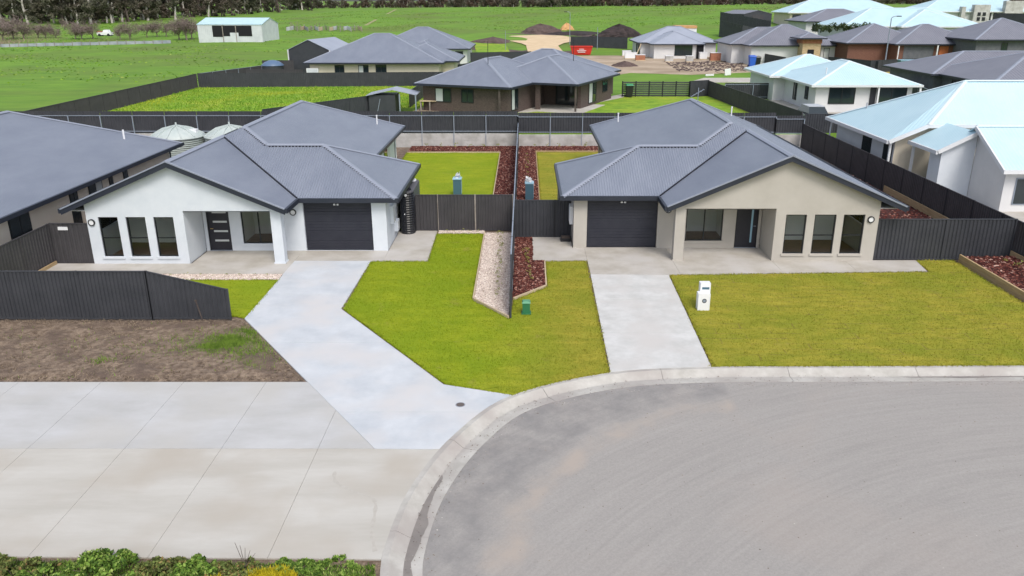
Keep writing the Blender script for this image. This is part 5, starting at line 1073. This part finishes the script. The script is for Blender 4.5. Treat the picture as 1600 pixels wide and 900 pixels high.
blades('dry_scrub', [hit(*p)[:2] for p in ((0, 70), (60, 66), (110, 62), (60, 50), (0, 52))], 3500, hit(30, 62)[2] - .1, .5, .12, M('dry_scrub', (.22, .17, .12), (.32, .26, .19), 1, .95), 'straw coloured scrub at the left end of the orchard', 'scrub')
def gum(seed, h, crown_r, lean, low, leafm):
    r = random.Random(seed); mb = MB(); cs = []; rs = []
    p = Vector((0, 0, -.5)); d = Vector((lean, 0, 1)).normalized(); rad = .42; nseg = 6
    for i in range(nseg):
        q = p + (d + Vector((r.uniform(-.12, .12), r.uniform(-.12, .12), 0))) * (h * .8 / nseg); mb.tube(p, q, rad, rad * .84, 7, False); rad *= .84; p = q
        if i >= 1:
            for _ in range(2):
                a = r.random() * 6.28; bl_ = crown_r * r.uniform(.5, 1.0); e = p + Vector((math.cos(a) * bl_, math.sin(a) * bl_, bl_ * r.uniform(.3, 1.0))); mb.tube(p, e, rad * .5, rad * .15, 5, False)
                for _ in range(3): cs.append((e.x + r.uniform(-1, 1), e.y + r.uniform(-1, 1), e.z + r.uniform(-.8, .8))); rs.append(crown_r * r.uniform(.22, .38))
    for _ in range(low): a = r.random() * 6.28; q = r.random() * crown_r * 1.1; cs.append((math.cos(a) * q, math.sin(a) * q, r.uniform(.4, h * .4))); rs.append(r.uniform(.6, 1.3))
    tm = mb.mesh('trunk', bark_m if seed % 3 else bark_d, True); V, Fc = leaves(cs, rs, 110, .5, seed, .75); return tm, np_mesh('crown', V, Fc, leafm)
GUM = [gum(s_, 12 + s_ % 3 * 2, 3.4 + .3 * (s_ % 2), random.uniform(-.15, .15), 13 if s_ % 2 else 5, leaf_gum) for s_ in range(6)]
def place_tree(px, py, k_, sc, label, group):
    q = hit(px, py); t = thing('gum_tree', label, 'tree', q, random.random() * 6, group); t.scale = (sc, sc, sc * random.uniform(.85, 1.1))
    for nm, me in zip(('trunk', 'crown'), GUM[k_]): o = bpy.data.objects.new(nm, me); o.parent = t; col.objects.link(o)
rt = random.Random(3)
for i in range(44):
    px = -30 + i * 12 + rt.uniform(-5, 5); base = 30 if px < 150 else 30 - (px - 150) * .048 if px < 390 else 18 - (px - 390) * .04
    place_tree(px, base, (i * 5 + 1) % 6, rt.uniform(1.2, 1.6), 'taller gum tree in the second rank of the top left treeline', 'gum trees behind the treeline')
for i in range(62):
    px = -25 + i * 8.6 + rt.uniform(-4, 4); base = 37.5 if px < 150 else 37.5 - (px - 150) * .060 if px < 390 else 22 - (px - 390) * .055
    place_tree(px, base - rt.random() * 5 + 1, rt.randrange(6), rt.uniform(.75, 1.5), 'dark gum tree with pale trunk in the treeline at top left', 'gum trees along the treeline')
def bush(seed, leafm):
    r = random.Random(seed); cs = []; rs = []
    for _ in range(26): a = r.random() * 6.28; q = r.random() * 2.6; cs.append((math.cos(a) * q, math.sin(a) * q * .6, r.uniform(.2, 3.2) * (1 - q / 4.2))); rs.append(r.uniform(.5, .9))
    V, Fc = leaves(cs, rs, 60, .40, seed + 80, .9); mb = MB()
    for c_ in cs[:9]: mb.tube((c_[0] * .4, c_[1] * .4, -.3), (c_[0], c_[1], c_[2] + .8), .09, .03, 5, False)
    return mb.mesh('stems', bark_m), np_mesh('foliage', V, Fc, leafm)
BU = [bush(s_, leaf_scrub if s_ % 3 else leaf_gum) for s_ in range(5)]
for i in range(100):
    px = 470 + i * 11.6 + rt.uniform(-5, 5); py = 13 - (px - 480) * .0075 if px < 1150 else 6.5
    q = hit(px, py); t = thing('scrub_bush', 'brownish bush in the scrub line along the top of the paddock', 'bush', q, rt.random() * 6, 'bushes along the far scrub line'); sc = rt.uniform(1.0, 1.7); t.scale = (sc, sc, sc)
    for nm, me in zip(('stems', 'foliage'), BU[i % 5]): o = bpy.data.objects.new(nm, me); o.parent = t; col.objects.link(o)
for i in range(60):   # darker trees rising behind the bushes
    px = 480 + i * 19 + rt.uniform(-7, 7); q = hit(px, 7.0 if px < 900 else 5.2); place_tree(px, 7.0 if px < 900 else 5.2, i % 6, rt.uniform(.8, 1.1), 'dark tree standing behind the far scrub line', 'trees behind the far scrub')
# pale farm track and rough strips in the paddock
def drape(name, pts, mat, dz=.06, wpx=None):
    mb = MB()
    for a, b in pts: mb.v += [(*hit(*a)[:2], hit(*a)[2] + dz), (*hit(*b)[:2], hit(*b)[2] + dz)]
    for i in range(len(pts) - 1): mb.f.append((2 * i, 2 * i + 1, 2 * i + 3, 2 * i + 2))
    return struct(mb.build(name, mat))
drape('farm_track', [((568, 40), (574, 40)), ((585, 31), (590, 31)), ((603, 22), (607, 22)), ((617, 15), (620, 15))], M('track', (.34, .30, .17), (.26, .28, .10), .5, .95), .05)

# ------------------------------------------------------------------ unfinished road bowl, mounds, building site
def bowl():
    c = [hit(*p) for p in ((783, 60), (800, 57), (845, 55.5), (880, 57), (910, 62), (893, 66), (880, 69), (872, 73), (880, 82), (860, 84), (825, 84), (822, 72), (815, 69), (790, 63.5))]
    mb = MB(); m = np.mean(np.array(c), 0); mb.v = [(m[0], m[1], terr(m[0], m[1]) + .15)] + [(p[0], p[1], p[2] + .15) for p in c]; n = len(c); mb.f = [(0, i + 1, (i + 1) % n + 1) for i in range(n)]; return mb
struct(bowl().build('sand_road', sand))
def mound(name, label, px, py, wpx, hpx, mat, seed, cat='mound'):
    q = hit(px, py); s_ = q[1] / F * 1.05; rx, hh = wpx * s_ / 2, hpx * s_; r = random.Random(seed); mb = MB(); n, m = 28, 9
    for j in range(m + 1):
        for i in range(n): a = 2 * math.pi * i / n; f = j / m; rad = rx * (1 - f ** 1.6) ** .75 * (1 + .16 * math.sin(a * 3 + seed) + .1 * math.sin(a * 7 + seed * 2) + r.uniform(-.05, .05)); mb.v.append((rad * math.cos(a), rad * math.sin(a) * .7, hh * f * (1 + r.uniform(-.06, .06) + .10 * math.sin(a * 2 + seed)) - .3 * (1 - f)))
    for j in range(m):
        for i in range(n): k_ = (i + 1) % n; mb.f.append((j * n + i, j * n + k_, (j + 1) * n + k_, (j + 1) * n + i))
    mb.f.append(tuple(range(m * n, (m + 1) * n))); o = mb.build(name, mat); o.location = q; return tag(o, label, cat)
mound('soil_mound', 'brown pointed soil mound behind the sand road bowl', 845, 51, 56, 11, brown_soil, 1); mound('soil_mound', 'small orange sand heap beyond the road bowl', 885, 46, 19, 8, orange_sand, 2)
mound('soil_mound', 'large black topsoil heap left of the building site', 966, 58, 66, 16, dark_soil, 3); mound('soil_mound', 'low black soil spill in front of the large topsoil heap', 928, 66, 50, 9, dark_soil, 4); mound('soil_mound', 'low brown soil bank along the left edge of the road bowl', 770, 66, 62, 7, brown_soil, 5); mound('soil_mound', 'long low dark bank behind the road bowl', 900, 53, 90, 4, dark_soil, 6)
mound('soil_mound', 'low brown dirt heap beside the brick house roof end', 975, 104, 40, 7, brown_soil, 7)
drape('disturbed_soil', [((735, 60), (735, 78)), ((775, 53), (780, 80)), ((830, 52), (822, 84)), ((900, 52), (890, 85)), ((925, 55), (925, 80))], brown_soil, .05)
drape('verge', [((740, 68), (745, 84)), ((790, 70), (800, 88))], lot_grass, .09)
x_, y_, z_ = hit(908, 86); t = thing('skip_bin', 'red steel skip bin with white lettering beside the sand road', 'skip bin', (x_, y_, z_)); s_ = y_ / F * 1.05; w2, hh = 15.5 * s_, 12 * s_
MB().add([(-w2 * .82, -.8, .1), (w2 * .82, -.8, .1), (w2 * .82, .8, .1), (-w2 * .82, .8, .1), (-w2, -1.0, hh), (w2, -1.0, hh), (w2, 1.0, hh), (-w2, 1.0, hh)], [(3, 2, 1, 0), (0, 1, 5, 4), (1, 2, 6, 5), (2, 3, 7, 6), (3, 0, 4, 7)]).build('body', red_m, t, world=False)
r_ = MB(); r_.box(-w2 - .06, w2 + .06, -1.08, -.98, hh - .1, hh + .04); r_.box(-w2 - .06, w2 + .06, .98, 1.08, hh - .1, hh + .04); r_.box(-w2 - .06, -w2 + .06, -.97, .97, hh - .1, hh + .04); r_.box(w2 - .06, w2 + .06, -.97, .97, hh - .1, hh + .04); r_.build('rim', red_m, t, world=False)
for zz, ww in ((.70, .22), (.52, .42), (.36, .34)): MB().box(-w2 * ww, w2 * ww, -.995 - (zz - .5) * .1, -.985 - (zz - .5) * .1 + .04, hh * zz - .04, hh * zz + .05).build('lettering', white_m, t, world=False)
def lamp(label, px, py, hpx, arm, X=None, thick=.05, z=None):
    q = hit(px, py); s_ = q[1] / F * 1.04; h = hpx * s_; t = thing('street_lamp', label, 'street lamp', q); MB().tube((0, 0, 0), (0, 0, h - .35), thick * 1.4, thick, 8).build('pole', rail_light, t, world=False)
    if arm:
        am = MB(); pts = [(0, 0, h - .36)] + [(arm * (1 - math.cos(a)), 0, h - .36 + .35 * math.sin(a)) for a in np.linspace(.3, math.pi / 2, 5)]
        for a, b in zip(pts, pts[1:]): am.tube(a, b, thick * .8, n=6, cap=False)
        am.build('arm', rail_light, t, world=False); e = pts[-1]; MB().box(e[0] - .1 if arm > 0 else e[0] - .5, e[0] + .5 if arm > 0 else e[0] + .1, -.12, .12, e[2] - .09, e[2] + .03).build('lamp_head', frame_dark, t, world=False)
    return t
lamp('street lamp standing in front of the brown brick house at right', 1381, 111, 76, .8, thick=.07); lamp('street lamp with left arm behind the red skip bin', 890, 70, 45, -.7); lamp('plain pale pole right of the red skip bin', 933, 77, 33, 0)
lamp('thin pale pole at the left of the road bowl', 790, 79, 30, 0, thick=.04)
# building site
struct(MB().prism([G(*p, .95)[:2] for p in ((880, 84), (1000, 80), (1120, 82), (1172, 100), (1176, 113), (1080, 117), (985, 114), (960, 118), (900, 96))], .9, .975).build('site_dirt', dirt_site))
struct(MB().prism([G(*p, .95)[:2] for p in ((1075, 129), (1100, 122), (1200, 122), (1205, 129))], .9, .985).build('side_street', conc_apron))
chips('site_rubble', [G(*p, .95)[:2] for p in ((1040, 98), (1160, 96), (1165, 112), (1060, 112))], 500, .97, .35, brown_soil, 'dark clods and rubble on the building site', 'rubble')
cx_ = 25.6
t = far_house('unfinished_house', 'unfinished house with bluish roof and white wrapped walls on the dirt building site', (cx_, 140.5, .95), 0, [(-4.4, 4.6, 0, 11.5), (-6.0, 8.2, 5.0, 17)], wall_far, roof_pale, k=.42, wins=[('f', -.4, 2.6, .5, 2.2, .55), ('l', 6.5, 8.5, .3, 2.1, -5.45), ('l', 9.5, 11.0, .3, 2.1, -5.45)])
MB().box(3.3, 4.6, .3, 5.4, 0, 2.2).build('porch_shade', barn_dark, t, world=False)  # solid dark block, colour stands for the shade under the porch
for x_, y_ in ((4.5, .2), (8.0, 5.2)): MB().box(x_ - .07, x_ + .07, y_ - .07, y_ + .07, -.2, 2.35).build('post', white_m, t, world=False)
def prop(label, a, b): t = thing('timber_prop', label, 'prop', (*a[:2], .95)); MB().bar(a, b, .12).build('pole', timber_b, t); MB().box(a[0] - .2, a[0] + .2, a[1] - .1, a[1] + .1, .95, 1.02).build('foot', timber_b, t)
prop('pale timber prop leaning at the right eave of the unfinished house', (34.8, 139.8, .97), (33.3, 144.5, 3.2)); prop('pale timber prop leaning at the left eave of the unfinished house', (18.9, 143.0, .97), (20.0, 144.5, 3.2))
for i, (px, py, w_, h, m_, lab) in enumerate([(979, 88, 1.6, .9, white_m, 'white wrapped pallet nearest the left end of the unfinished house'), (985, 92, 2.0, 1.0, white_m, 'larger white wrapped pallet left of the unfinished house'), (1000, 95, 1.6, .9, brick_red, 'low brick pallet with white cover before the unfinished house'), (1045, 97, 1.3, .9, conc_sleeper, 'grey block pallet under the big window of the unfinished house'), (1077, 97, 1.2, .9, conc_sleeper, 'grey block pallet right of the big window of the unfinished house'), (1098, 93, 1.3, 1.1, white_m, 'white wrapped pallet in the porch of the unfinished house'), (1117, 96, 1.7, 1.3, brick_red, 'brick pallet at the right of the unfinished house')]):
    q = G(px, py, .95); t = thing('pallet', lab, 'pallet', (q[0], q[1], .975)); MB().box(-w_ / 2, w_ / 2, -.5, .5, 0, .12).build('base', timber_b, t, world=False); MB().box(-w_ / 2 + .04, w_ / 2 - .04, -.46, .46, .121, h).build('load', m_, t, world=False); MB().box(-w_ / 2, w_ / 2, -.5, .5, h + .001, h + .06).build('cover', white_m, t, world=False)
for lab, px, py, sx_, sz_, m_ in (('white sheet lying on the grass before the building site', 1109, 119, 1.1, .3, white_m), ('upright pale board leaning on the grass of the building site', 1137, 118, .8, 1.0, white_m)):
    q = G(px, py, .95); V, Fc = leaves([(0, 0, sz_ * .4)] * 4, [sz_ * .5] * 4, 4, .7, 5); tt = thing('site_sheet', lab, 'sheet', (q[0], q[1], .97)); MB().bar((-sx_ / 2, 0, sz_ * .4), (sx_ / 2, .1, sz_ * .5), .05, sz_ * .8).build('sheet', m_, tt, world=False); MB().bar((-sx_ / 2, .1, .05), (sx_ / 2, .3, .05), .3, .1).build('fold', m_, tt, world=False)
t = thing('plank', 'single timber plank lying on the site grass', 'plank', (*G(1120, 114, .95)[:2], .97)); q = G(1124, 117, .95); MB().bar((0, 0, .08), (1.0, -2.4, .08), .3, .06).build('board', timber_b, t, world=False)
t = thing('site_container', 'white and orange topped structure behind the unfinished house', 'container', (33.0, 160, 1.6)); q0_ = atY(1065, 50, 160); q1_ = atY(1089, 40, 160); MB().box(q0_[0], q1_[0], 160, 163, 1.0, q1_[2] - .5).build('wall', white_m, t); MB().box(q0_[0] - 1.2, q1_[0] + .05, 159.9, 163.1, q1_[2] - .5, q1_[2]).build('roof_edge', orange_sand, t)
fence('dark fence behind the topsoil heap', (9.0, 165), (19.5, 160.0), 2.6, fence_m, 2.4, 1.0)
fence('dark fence between the unfinished house and the stone portico house', (34.5, 148), (37.0, 118.5), 1.7, fence_w, 2.4, .95, railmat=fence_w)
# ------------------------------------------------------------------ houses on the right
def px_house(name, label, pxl, pxr, pye, Y, depth, wallm, roofm, capm, gut, k=.42, bodies=(), wins=(), hz=2.4):
    """front eave from pixel column pxl to pxr at row pye and distance Y"""
    a, b = atY(pxl, pye, Y), atY(pxr, pye, Y); z0 = a[2] - hz; w_ = b[0] - a[0]; S_ = w_ / (pxr - pxl)
    loc_w = []
    for s_ in wins:
        d_ = dict(s_[4]) if len(s_) > 4 else {}; loc_w.append(('f', (s_[0] - pxl) * S_, (s_[1] - pxl) * S_, s_[2], s_[3], .55, d_))
    t = far_house(name, label, (a[0], Y, z0), 0, [(0, w_, 0, depth)] + [((p - pxl) * S_, (q - pxl) * S_, y0, y1) for p, q, y0, y1 in bodies], wallm, roofm, capm, gut, k, hz, loc_w)
    return t, S_
t, s_ = px_house('portico_house', 'cream house with grey hip roof and stone portico right of the building site', 1170, 1320, 71, 126, 13.5, wall_far, roof_grey2, cap_grey, gutter_dark, .42, [(1150, 1300, 4, 15)], [(1277, 1285.5, .5, 2.0, dict(blinded=True, mull=False)), (1290, 1299, .5, 2.0, dict(blinded=True, mull=False))])
f = lambda px: (px - 1170) * s_
MB().box(f(1177), f(1246), .50, .548, .05, 2.15).build('garage_door', wall_far, t, world=False)
MB().box(f(1249), f(1277), -1.6, 1.2, -.3, 3.5).build('portico', stone, t, world=False); MB().box(f(1248), f(1278), -1.65, 1.2, 2.75, 3.3).build('portico_band', brick_red, t, world=False); MB().box(f(1257), f(1267), -1.66, -1.55, -.1, 1.9).build('front_door', barn_dark, t, world=False); hip_roof(t, f(1240), f(1282), -2.3, 1.8, 3.55, .35, roof_grey2, cap_grey, gutter_dark)
q = atY(1175, 97, 123); wheelie('bright blue wheelie bin beside the stone portico house garage', q[0], 123, .95, blue_m, blue_m, 1.6); q = atY(1183, 97, 123); wheelie('black wheelie bin next to the blue bin', q[0], 123, .95, black_m, black_m, 1.5)
# pale blue roofed house
t = far_house('pale_roof_house', 'white house with pale blue hip roof and large sliding doors, right of the rear boundary', (29.5, 71.5, .95), 0, [(-4.6, 4.9, 0, 11.5), (-5.7, 4.4, 8.9, 18.5)], wall_far, roof_white, cap_white, gutter_white, k=.36, wins=[
    ('f', -2.9, -.6, .75, 2.15, .55), ('f', 1.3, 3.9, .05, 2.15, .55), ('l', 2.4, 3.3, .9, 2.1, -4.05, dict(mull=False)), ('l', 5.6, 6.6, .5, 2.1, -4.05, dict(mull=False))])
MB().box(.7, 1.2, .45, .549, 0, 2.2).build('door', door_dark, t, world=False); MB().box(4.75, 4.9, .0, .15, -.3, 2.25).build('post', white_m, t, world=False); MB().box(1.15, 1.27, -.02, .1, -.3, 2.25).build('downpipe', white_m, t, world=False)
MB().box(-5.3, -4.06, -.6, 10, -.02, .05).build('path', conc_apron, t, world=False); MB().box(-5.3, 5.5, -1.5, .5, -.02, .045).build('path', conc_apron, t, world=False)
vent(t, -2.6, 2.6, 3.1)
# big white roof at right edge
t = thing('white_roof_house', 'large house with bright white roof at the right edge behind the boundary fence', 'house', (28, 45, .0)); ze = 2.6
A_, B_ = (21.15, 46.9, ze), (21.15, 57.0, ze); P1 = (23.3, 46.9, 3.52); R0 = (26.4, 49.6, 5.75); R1 = (48, 49.6, 5.75)
slope_obj(t, [A_, P1, R0, B_], roof_white); slope_obj(t, [P1, (48, 46.9, 3.52), R1, R0], roof_white); slope_obj(t, [B_, R0, R1, (48, 57, ze)], roof_white)
for a, b in ((P1, R0), (B_, R0), (R0, R1)): cap(t, a, b, cap_white)
g = MB(); g.bar((21.1, 46.9, ze - .08), (21.1, 57.1, ze - .08), .14, .2); g.build('gutter', gutter_white, t); MB().bar((21.15, 46.86, ze - .07), (23.3, 46.86, 3.45), .08, .22).build('barge_board', gutter_white, t); MB().bar((23.3, 46.86, 3.44), (48, 46.86, 3.44), .10, .2).build('fascia', gutter_white, t)
MB().box(21.75, 48, 47.4, 56.5, -.2, 2.5).build('side_wall', wall_far, t); mbq = MB(); mbq.add([(21.75, 47.39, -.2), (30, 47.39, -.2), (30, 47.39, 3.4), (23.3, 47.39, 3.4), (21.75, 47.39, 2.75)], [(0, 1, 2, 3, 4)]); mbq.build('front_wall', wall_cream, t)
MB().box(21.72, 21.749, 50.6, 52.0, .5, 2.2).build('window', glass_far, t); MB().box(21.72, 21.749, 47.6, 48.8, .4, 2.25).build('window', glass_far, t)
MB().bar((21.4, 47.2, -.2), (21.4, 47.2, 2.5), .12).build('post', gutter_white, t); MB().bar((22.5, 46.6, -.2), (22.5, 46.6, 2.5), .13).build('post', gutter_white, t); MB().bar((21.2, 56.5, 0), (21.5, 57.0, 2.45), .09).build('downpipe', gutter_white, t)
# porch roof falling to the left
slope_obj(t, [(22.35, 43.5, ze), (24.35, 43.5, 3.62), (24.35, 46.9, 3.62), (22.35, 46.9, ze)], roof_white); MB().bar((22.35, 43.46, ze - .05), (24.35, 43.46, 3.57), .09, .2).build('barge_board', gutter_white, t); MB().bar((22.3, 43.46, ze - .07), (22.3, 46.9, ze - .07), .12, .2).build('gutter', gutter_white, t)
m_ = MB(); m_.add([(22.7, 43.75, -.2), (24.5, 43.75, -.2), (24.5, 43.75, 3.62), (22.7, 43.75, 2.72)], [(0, 1, 2, 3)]); m_.add([(22.7, 43.75, -.2), (22.7, 45.0, -.2), (22.7, 45.0, 2.72), (22.7, 43.75, 2.72)], [(3, 2, 1, 0)]); m_.build('porch_wall', wall_white, t)
# near wing with ridge across
slope_obj(t, [(24.2, 40.2, 2.22), (48, 40.2, 2.22), (48, 43.5, 3.95), (24.2, 43.5, 3.95)], roof_white); slope_obj(t, [(24.2, 46.8, 2.22), (48, 46.8, 2.22), (48, 43.5, 3.95), (24.2, 43.5, 3.95)], roof_white); cap(t, (24.2, 43.5, 3.95), (48, 43.5, 3.95), cap_white)
MB().bar((24.16, 40.2, 2.15), (24.16, 43.5, 3.88), .09, .2).build('barge_board', gutter_white, t); MB().bar((24.1, 40.14, 2.14), (48, 40.14, 2.14), .12, .2).build('gutter', gutter_white, t)
m_ = MB(); m_.add([(24.52, 40.6, -.2), (24.52, 43.76, -.2), (24.52, 43.76, 3.8), (24.52, 43.5, 3.86), (24.52, 40.6, 2.3)], [(0, 1, 2, 3, 4)]); m_.build('wing_gable', wall_far, t); MB().box(24.53, 48, 40.6, 40.8, -.2, 2.14).build('wing_wall', wall_far, t); wn2 = MB().box(25.1, 27.2, 40.56, 40.599, .35, 1.75).build('window', rail_light, t); MB().box(25.16, 27.14, 40.545, 40.559, .41, 1.69).build('pane', glass_far, wn2)
v = MB().tube((22.7, 54.4, 3.2), (22.7, 54.4, 3.9), .04).build('vent_pipe', iron_grey, t)
struct(MB().prism([(20.75, 23), (60, 23), (60, 60.1), (20.75, 60.1)], -.32, -.02).build('neighbour_yard', conc_apron))
# silver car behind the boundary fence
cx0, cy0, cz0 = 22.9, 64.5, .9
t = thing('parked_car', 'silver car roof just showing behind the right boundary fence', 'car', (cx0, cy0, .95), math.radians(0)); b_ = MB()
b_.add([(-.85, -2.1, .35), (.85, -2.1, .35), (.85, 2.1, .35), (-.85, 2.1, .35), (-.85, -2.1, .85), (.85, -2.1, .85), (.85, 2.1, .9), (-.85, 2.1, .9)], [(3, 2, 1, 0), (0, 1, 5, 4), (1, 2, 6, 5), (2, 3, 7, 6), (3, 0, 4, 7), (4, 5, 6, 7)]); b_.build('body', car_paint, t, world=False)
MB().add([(-.8, -1.0, .86), (.8, -1.0, .86), (.8, 1.9, .9), (-.8, 1.9, .9), (-.62, -.3, 1.45), (.62, -.3, 1.45), (.62, 1.4, 1.47), (-.62, 1.4, 1.47)], [(0, 1, 5, 4), (1, 2, 6, 5), (2, 3, 7, 6), (3, 0, 4, 7)]).build('windows', glass_far, t, world=False); MB().box(-.63, .63, -.32, 1.42, 1.46, 1.5).build('roof', car_paint, t, world=False)
for sx_ in (-.8, .8):
    for sy_ in (-1.3, 1.3): MB().tube((sx_ - .1, sy_, .33), (sx_ + .1, sy_, .33), .33, n=14).build('wheel', black_m, t, world=False)
# grey roofed house right, further ones
far_house('grey_roof_house', 'dark grey hip roofed house at the right edge above the white roof', (40.5, 70, .95), 0, [(0, 18, 12.6, 24), (.8, 20, 3, 17)], wall_grey, roof_grey2, k=.33, wins=[('l', 9, 11, .6, 2.0, 1.33)])
fence('dark fence in front of the dark grey roofed house', (35, 66), (40.2, 88), 1.5, fence_m, 2.4, .95, railmat=rail_light); fence('dark fence left of the teal tank', (46.5, 112), (54.5, 116), 1.7, fence_m, 2.4, .95); fence('dark fence between portico house and street lamp', (44, 121), (47.5, 112), 1.6, fence_m, 2.4, .95, railmat=fence_w)
q = atY(1421, 100, 108); t = thing('teal_tank', 'rectangular teal water tank behind the dark grey roof', 'water tank', (q[0], 108, .95)); MB().box(-1.35, 1.35, -.5, .5, 0, 2.0).build('body', teal_m, t, world=False); MB().box(-1.4, 1.4, -.55, .55, 2.0, 2.08).build('lid', cab_top, t, world=False); MB().box(-.2, .2, -.52, -.501, 1.3, 1.6).build('label_plate', white_m, t, world=False)
drape('dry_verge', [((1335, 96), (1335, 112)), ((1370, 98), (1370, 116)), ((1415, 108), (1415, 118))], M('verge_dry', (.36, .28, .06), (.42, .36, .1), 1, .95), .05)
t, s_ = px_house('brown_house', 'brown brick house with dark hip roof and orange timber door behind the street lamp', 1400, 1545, 69, 118, 12, wall_brown, roof_grey2, cap_grey, gutter_dark, .42, [(1335, 1470, 3, 15)], [(1503, 1512, .5, 2.0), (1517, 1526, .5, 2.0)])
f = lambda px: (px - 1400) * s_
MB().box(f(1416), f(1463), .50, .548, .05, 2.15).build('garage_door', wall_grey, t, world=False); MB().box(f(1472), f(1486), .48, .548, .02, 2.1).build('front_door', M('orange_timber', (.42, .12, .04), (.5, .16, .06), 3, .6), t, world=False); MB().box(f(1466) - .08, f(1466) + .08, -.1, .06, -.5, 2.3).build('post', white_m, t, world=False); MB().box(f(1405), f(1405) + .12, .0, .12, -.5, 2.3).build('post', white_m, t, world=False)
px_house('white_far_house', 'wide white roofed house behind the brown brick house', 1318, 1543, 41, 140, 14, wall_far, roof_white, cap_white, gutter_white, .40, [(1400, 1520, -2.0, 12)], [(1328, 1338, .8, 2.0), (1497, 1512, .5, 2.0)])
px_house('grey_far_house', 'grey roofed house between the portico house and the top row', 1257, 1385, 33.5, 158, 12, wall_far, roof_grey2, cap_grey, gutter_dark, .36, (), [(1272, 1284, .6, 2.0)])
px_house('top_row_house', 'long pale blue roofed house in the top row with small gable', 1232, 1420, 19.5, 185, 13, wall_cream, roof_white, cap_white, gutter_white, .40, (), [(1240, 1253, .3, 2.0), (1266, 1276, .3, 2.0)])
t, s_ = px_house('top_right_house', 'pale blue roofed house with grey block porticos at the top right corner', 1440, 1640, 18, 185, 14, wall_far, roof_white, cap_white, gutter_white, .38, (), [(1503, 1511, .3, 2.1), (1546, 1552, .6, 2.2), (1555, 1560, .6, 2.2)])
f = lambda px: (px - 1440) * s_
for a, b, z_ in ((1519, 1544, 3.8), (1567, 1595, 4.6), (1500, 1506, 3.4)): MB().box(f(a), f(b), -.8, .5, -2, z_).build('portico', conc_sleeper, t, world=False)
for i, a in enumerate((1525, 1533)):
    for z_ in (.5, 1.5): w_ = MB().box(f(a), f(a + 5), -.85, -.801, z_, z_ + .75).build('window', frame_dark, t, world=False)
px_house('far_right_house', 'grey roofed house cut by the right edge below the top row', 1524, 1680, 62, 112, 13, wall_grey, roof_grey2, cap_grey, gutter_dark, .40, (), [(1570, 1580, .4, 2.0)])
sx0 = atY(1183, 37, 170); t = gable_shed('steel_shed', 'dark steel shed with grey roof on the paddock edge above the portico house', (sx0[0], 170, sx0[2]), math.radians(24), 7.0, 7.5, 1.9, .65, fence_m, roof_grey2); MB().box(-1.4, 1.4, -.06, -.01, 0, 1.7).build('roller_door', fence_w, t, world=False)
a, b = atY(1125, 32, 172), atY(1203, 49, 142); fence('dark fence on the paddock edge before the upper steel shed', a[:2], b[:2], 1.6, fence_m, 2.4, a[2], z1=b[2])
fence('dark fence behind the stone portico house', (atY(1165, 45, 160)[0], 160), (atY(1262, 38, 150)[0], 150), 1.8, fence_m, 2.4, terr(50, 155) - .2); fence('dark fence before the wide white roofed house', (atY(1297, 60, 132)[0], 132), (atY(1365, 60, 134)[0], 134), 1.9, fence_m, 2.4, terr(58, 132) - .1)
fence('dark fence at the top right below the block porticos', (atY(1552, 35, 172)[0], 172), (atY(1640, 30, 165)[0], 165), 2.0, fence_m, 2.4, atY(1552, 37, 172)[2])
# hedge beside the grey far house
V, Fc = leaves([(x_, random.uniform(-.5, .5), random.uniform(.3, 1.3)) for x_ in np.linspace(0, 9, 30)], [.5] * 30, 60, .28, 77); h_ = bpy.data.objects.new('hedge', np_mesh('hedge', V, Fc, M('leaf_hedge', (.03, .05, .02), (.07, .10, .03), 1, .85))); col.objects.link(h_); q = atY(1272, 51, 140); h_.location = (q[0], 140, q[2]); tag(h_, 'dark hedge in front of the grey far house', 'hedge')
for o in S.objects:
    if o.type == 'MESH' and o.data.materials and o.data.name.startswith(('trunk',)): pass
S.render.engine = 'CYCLES'
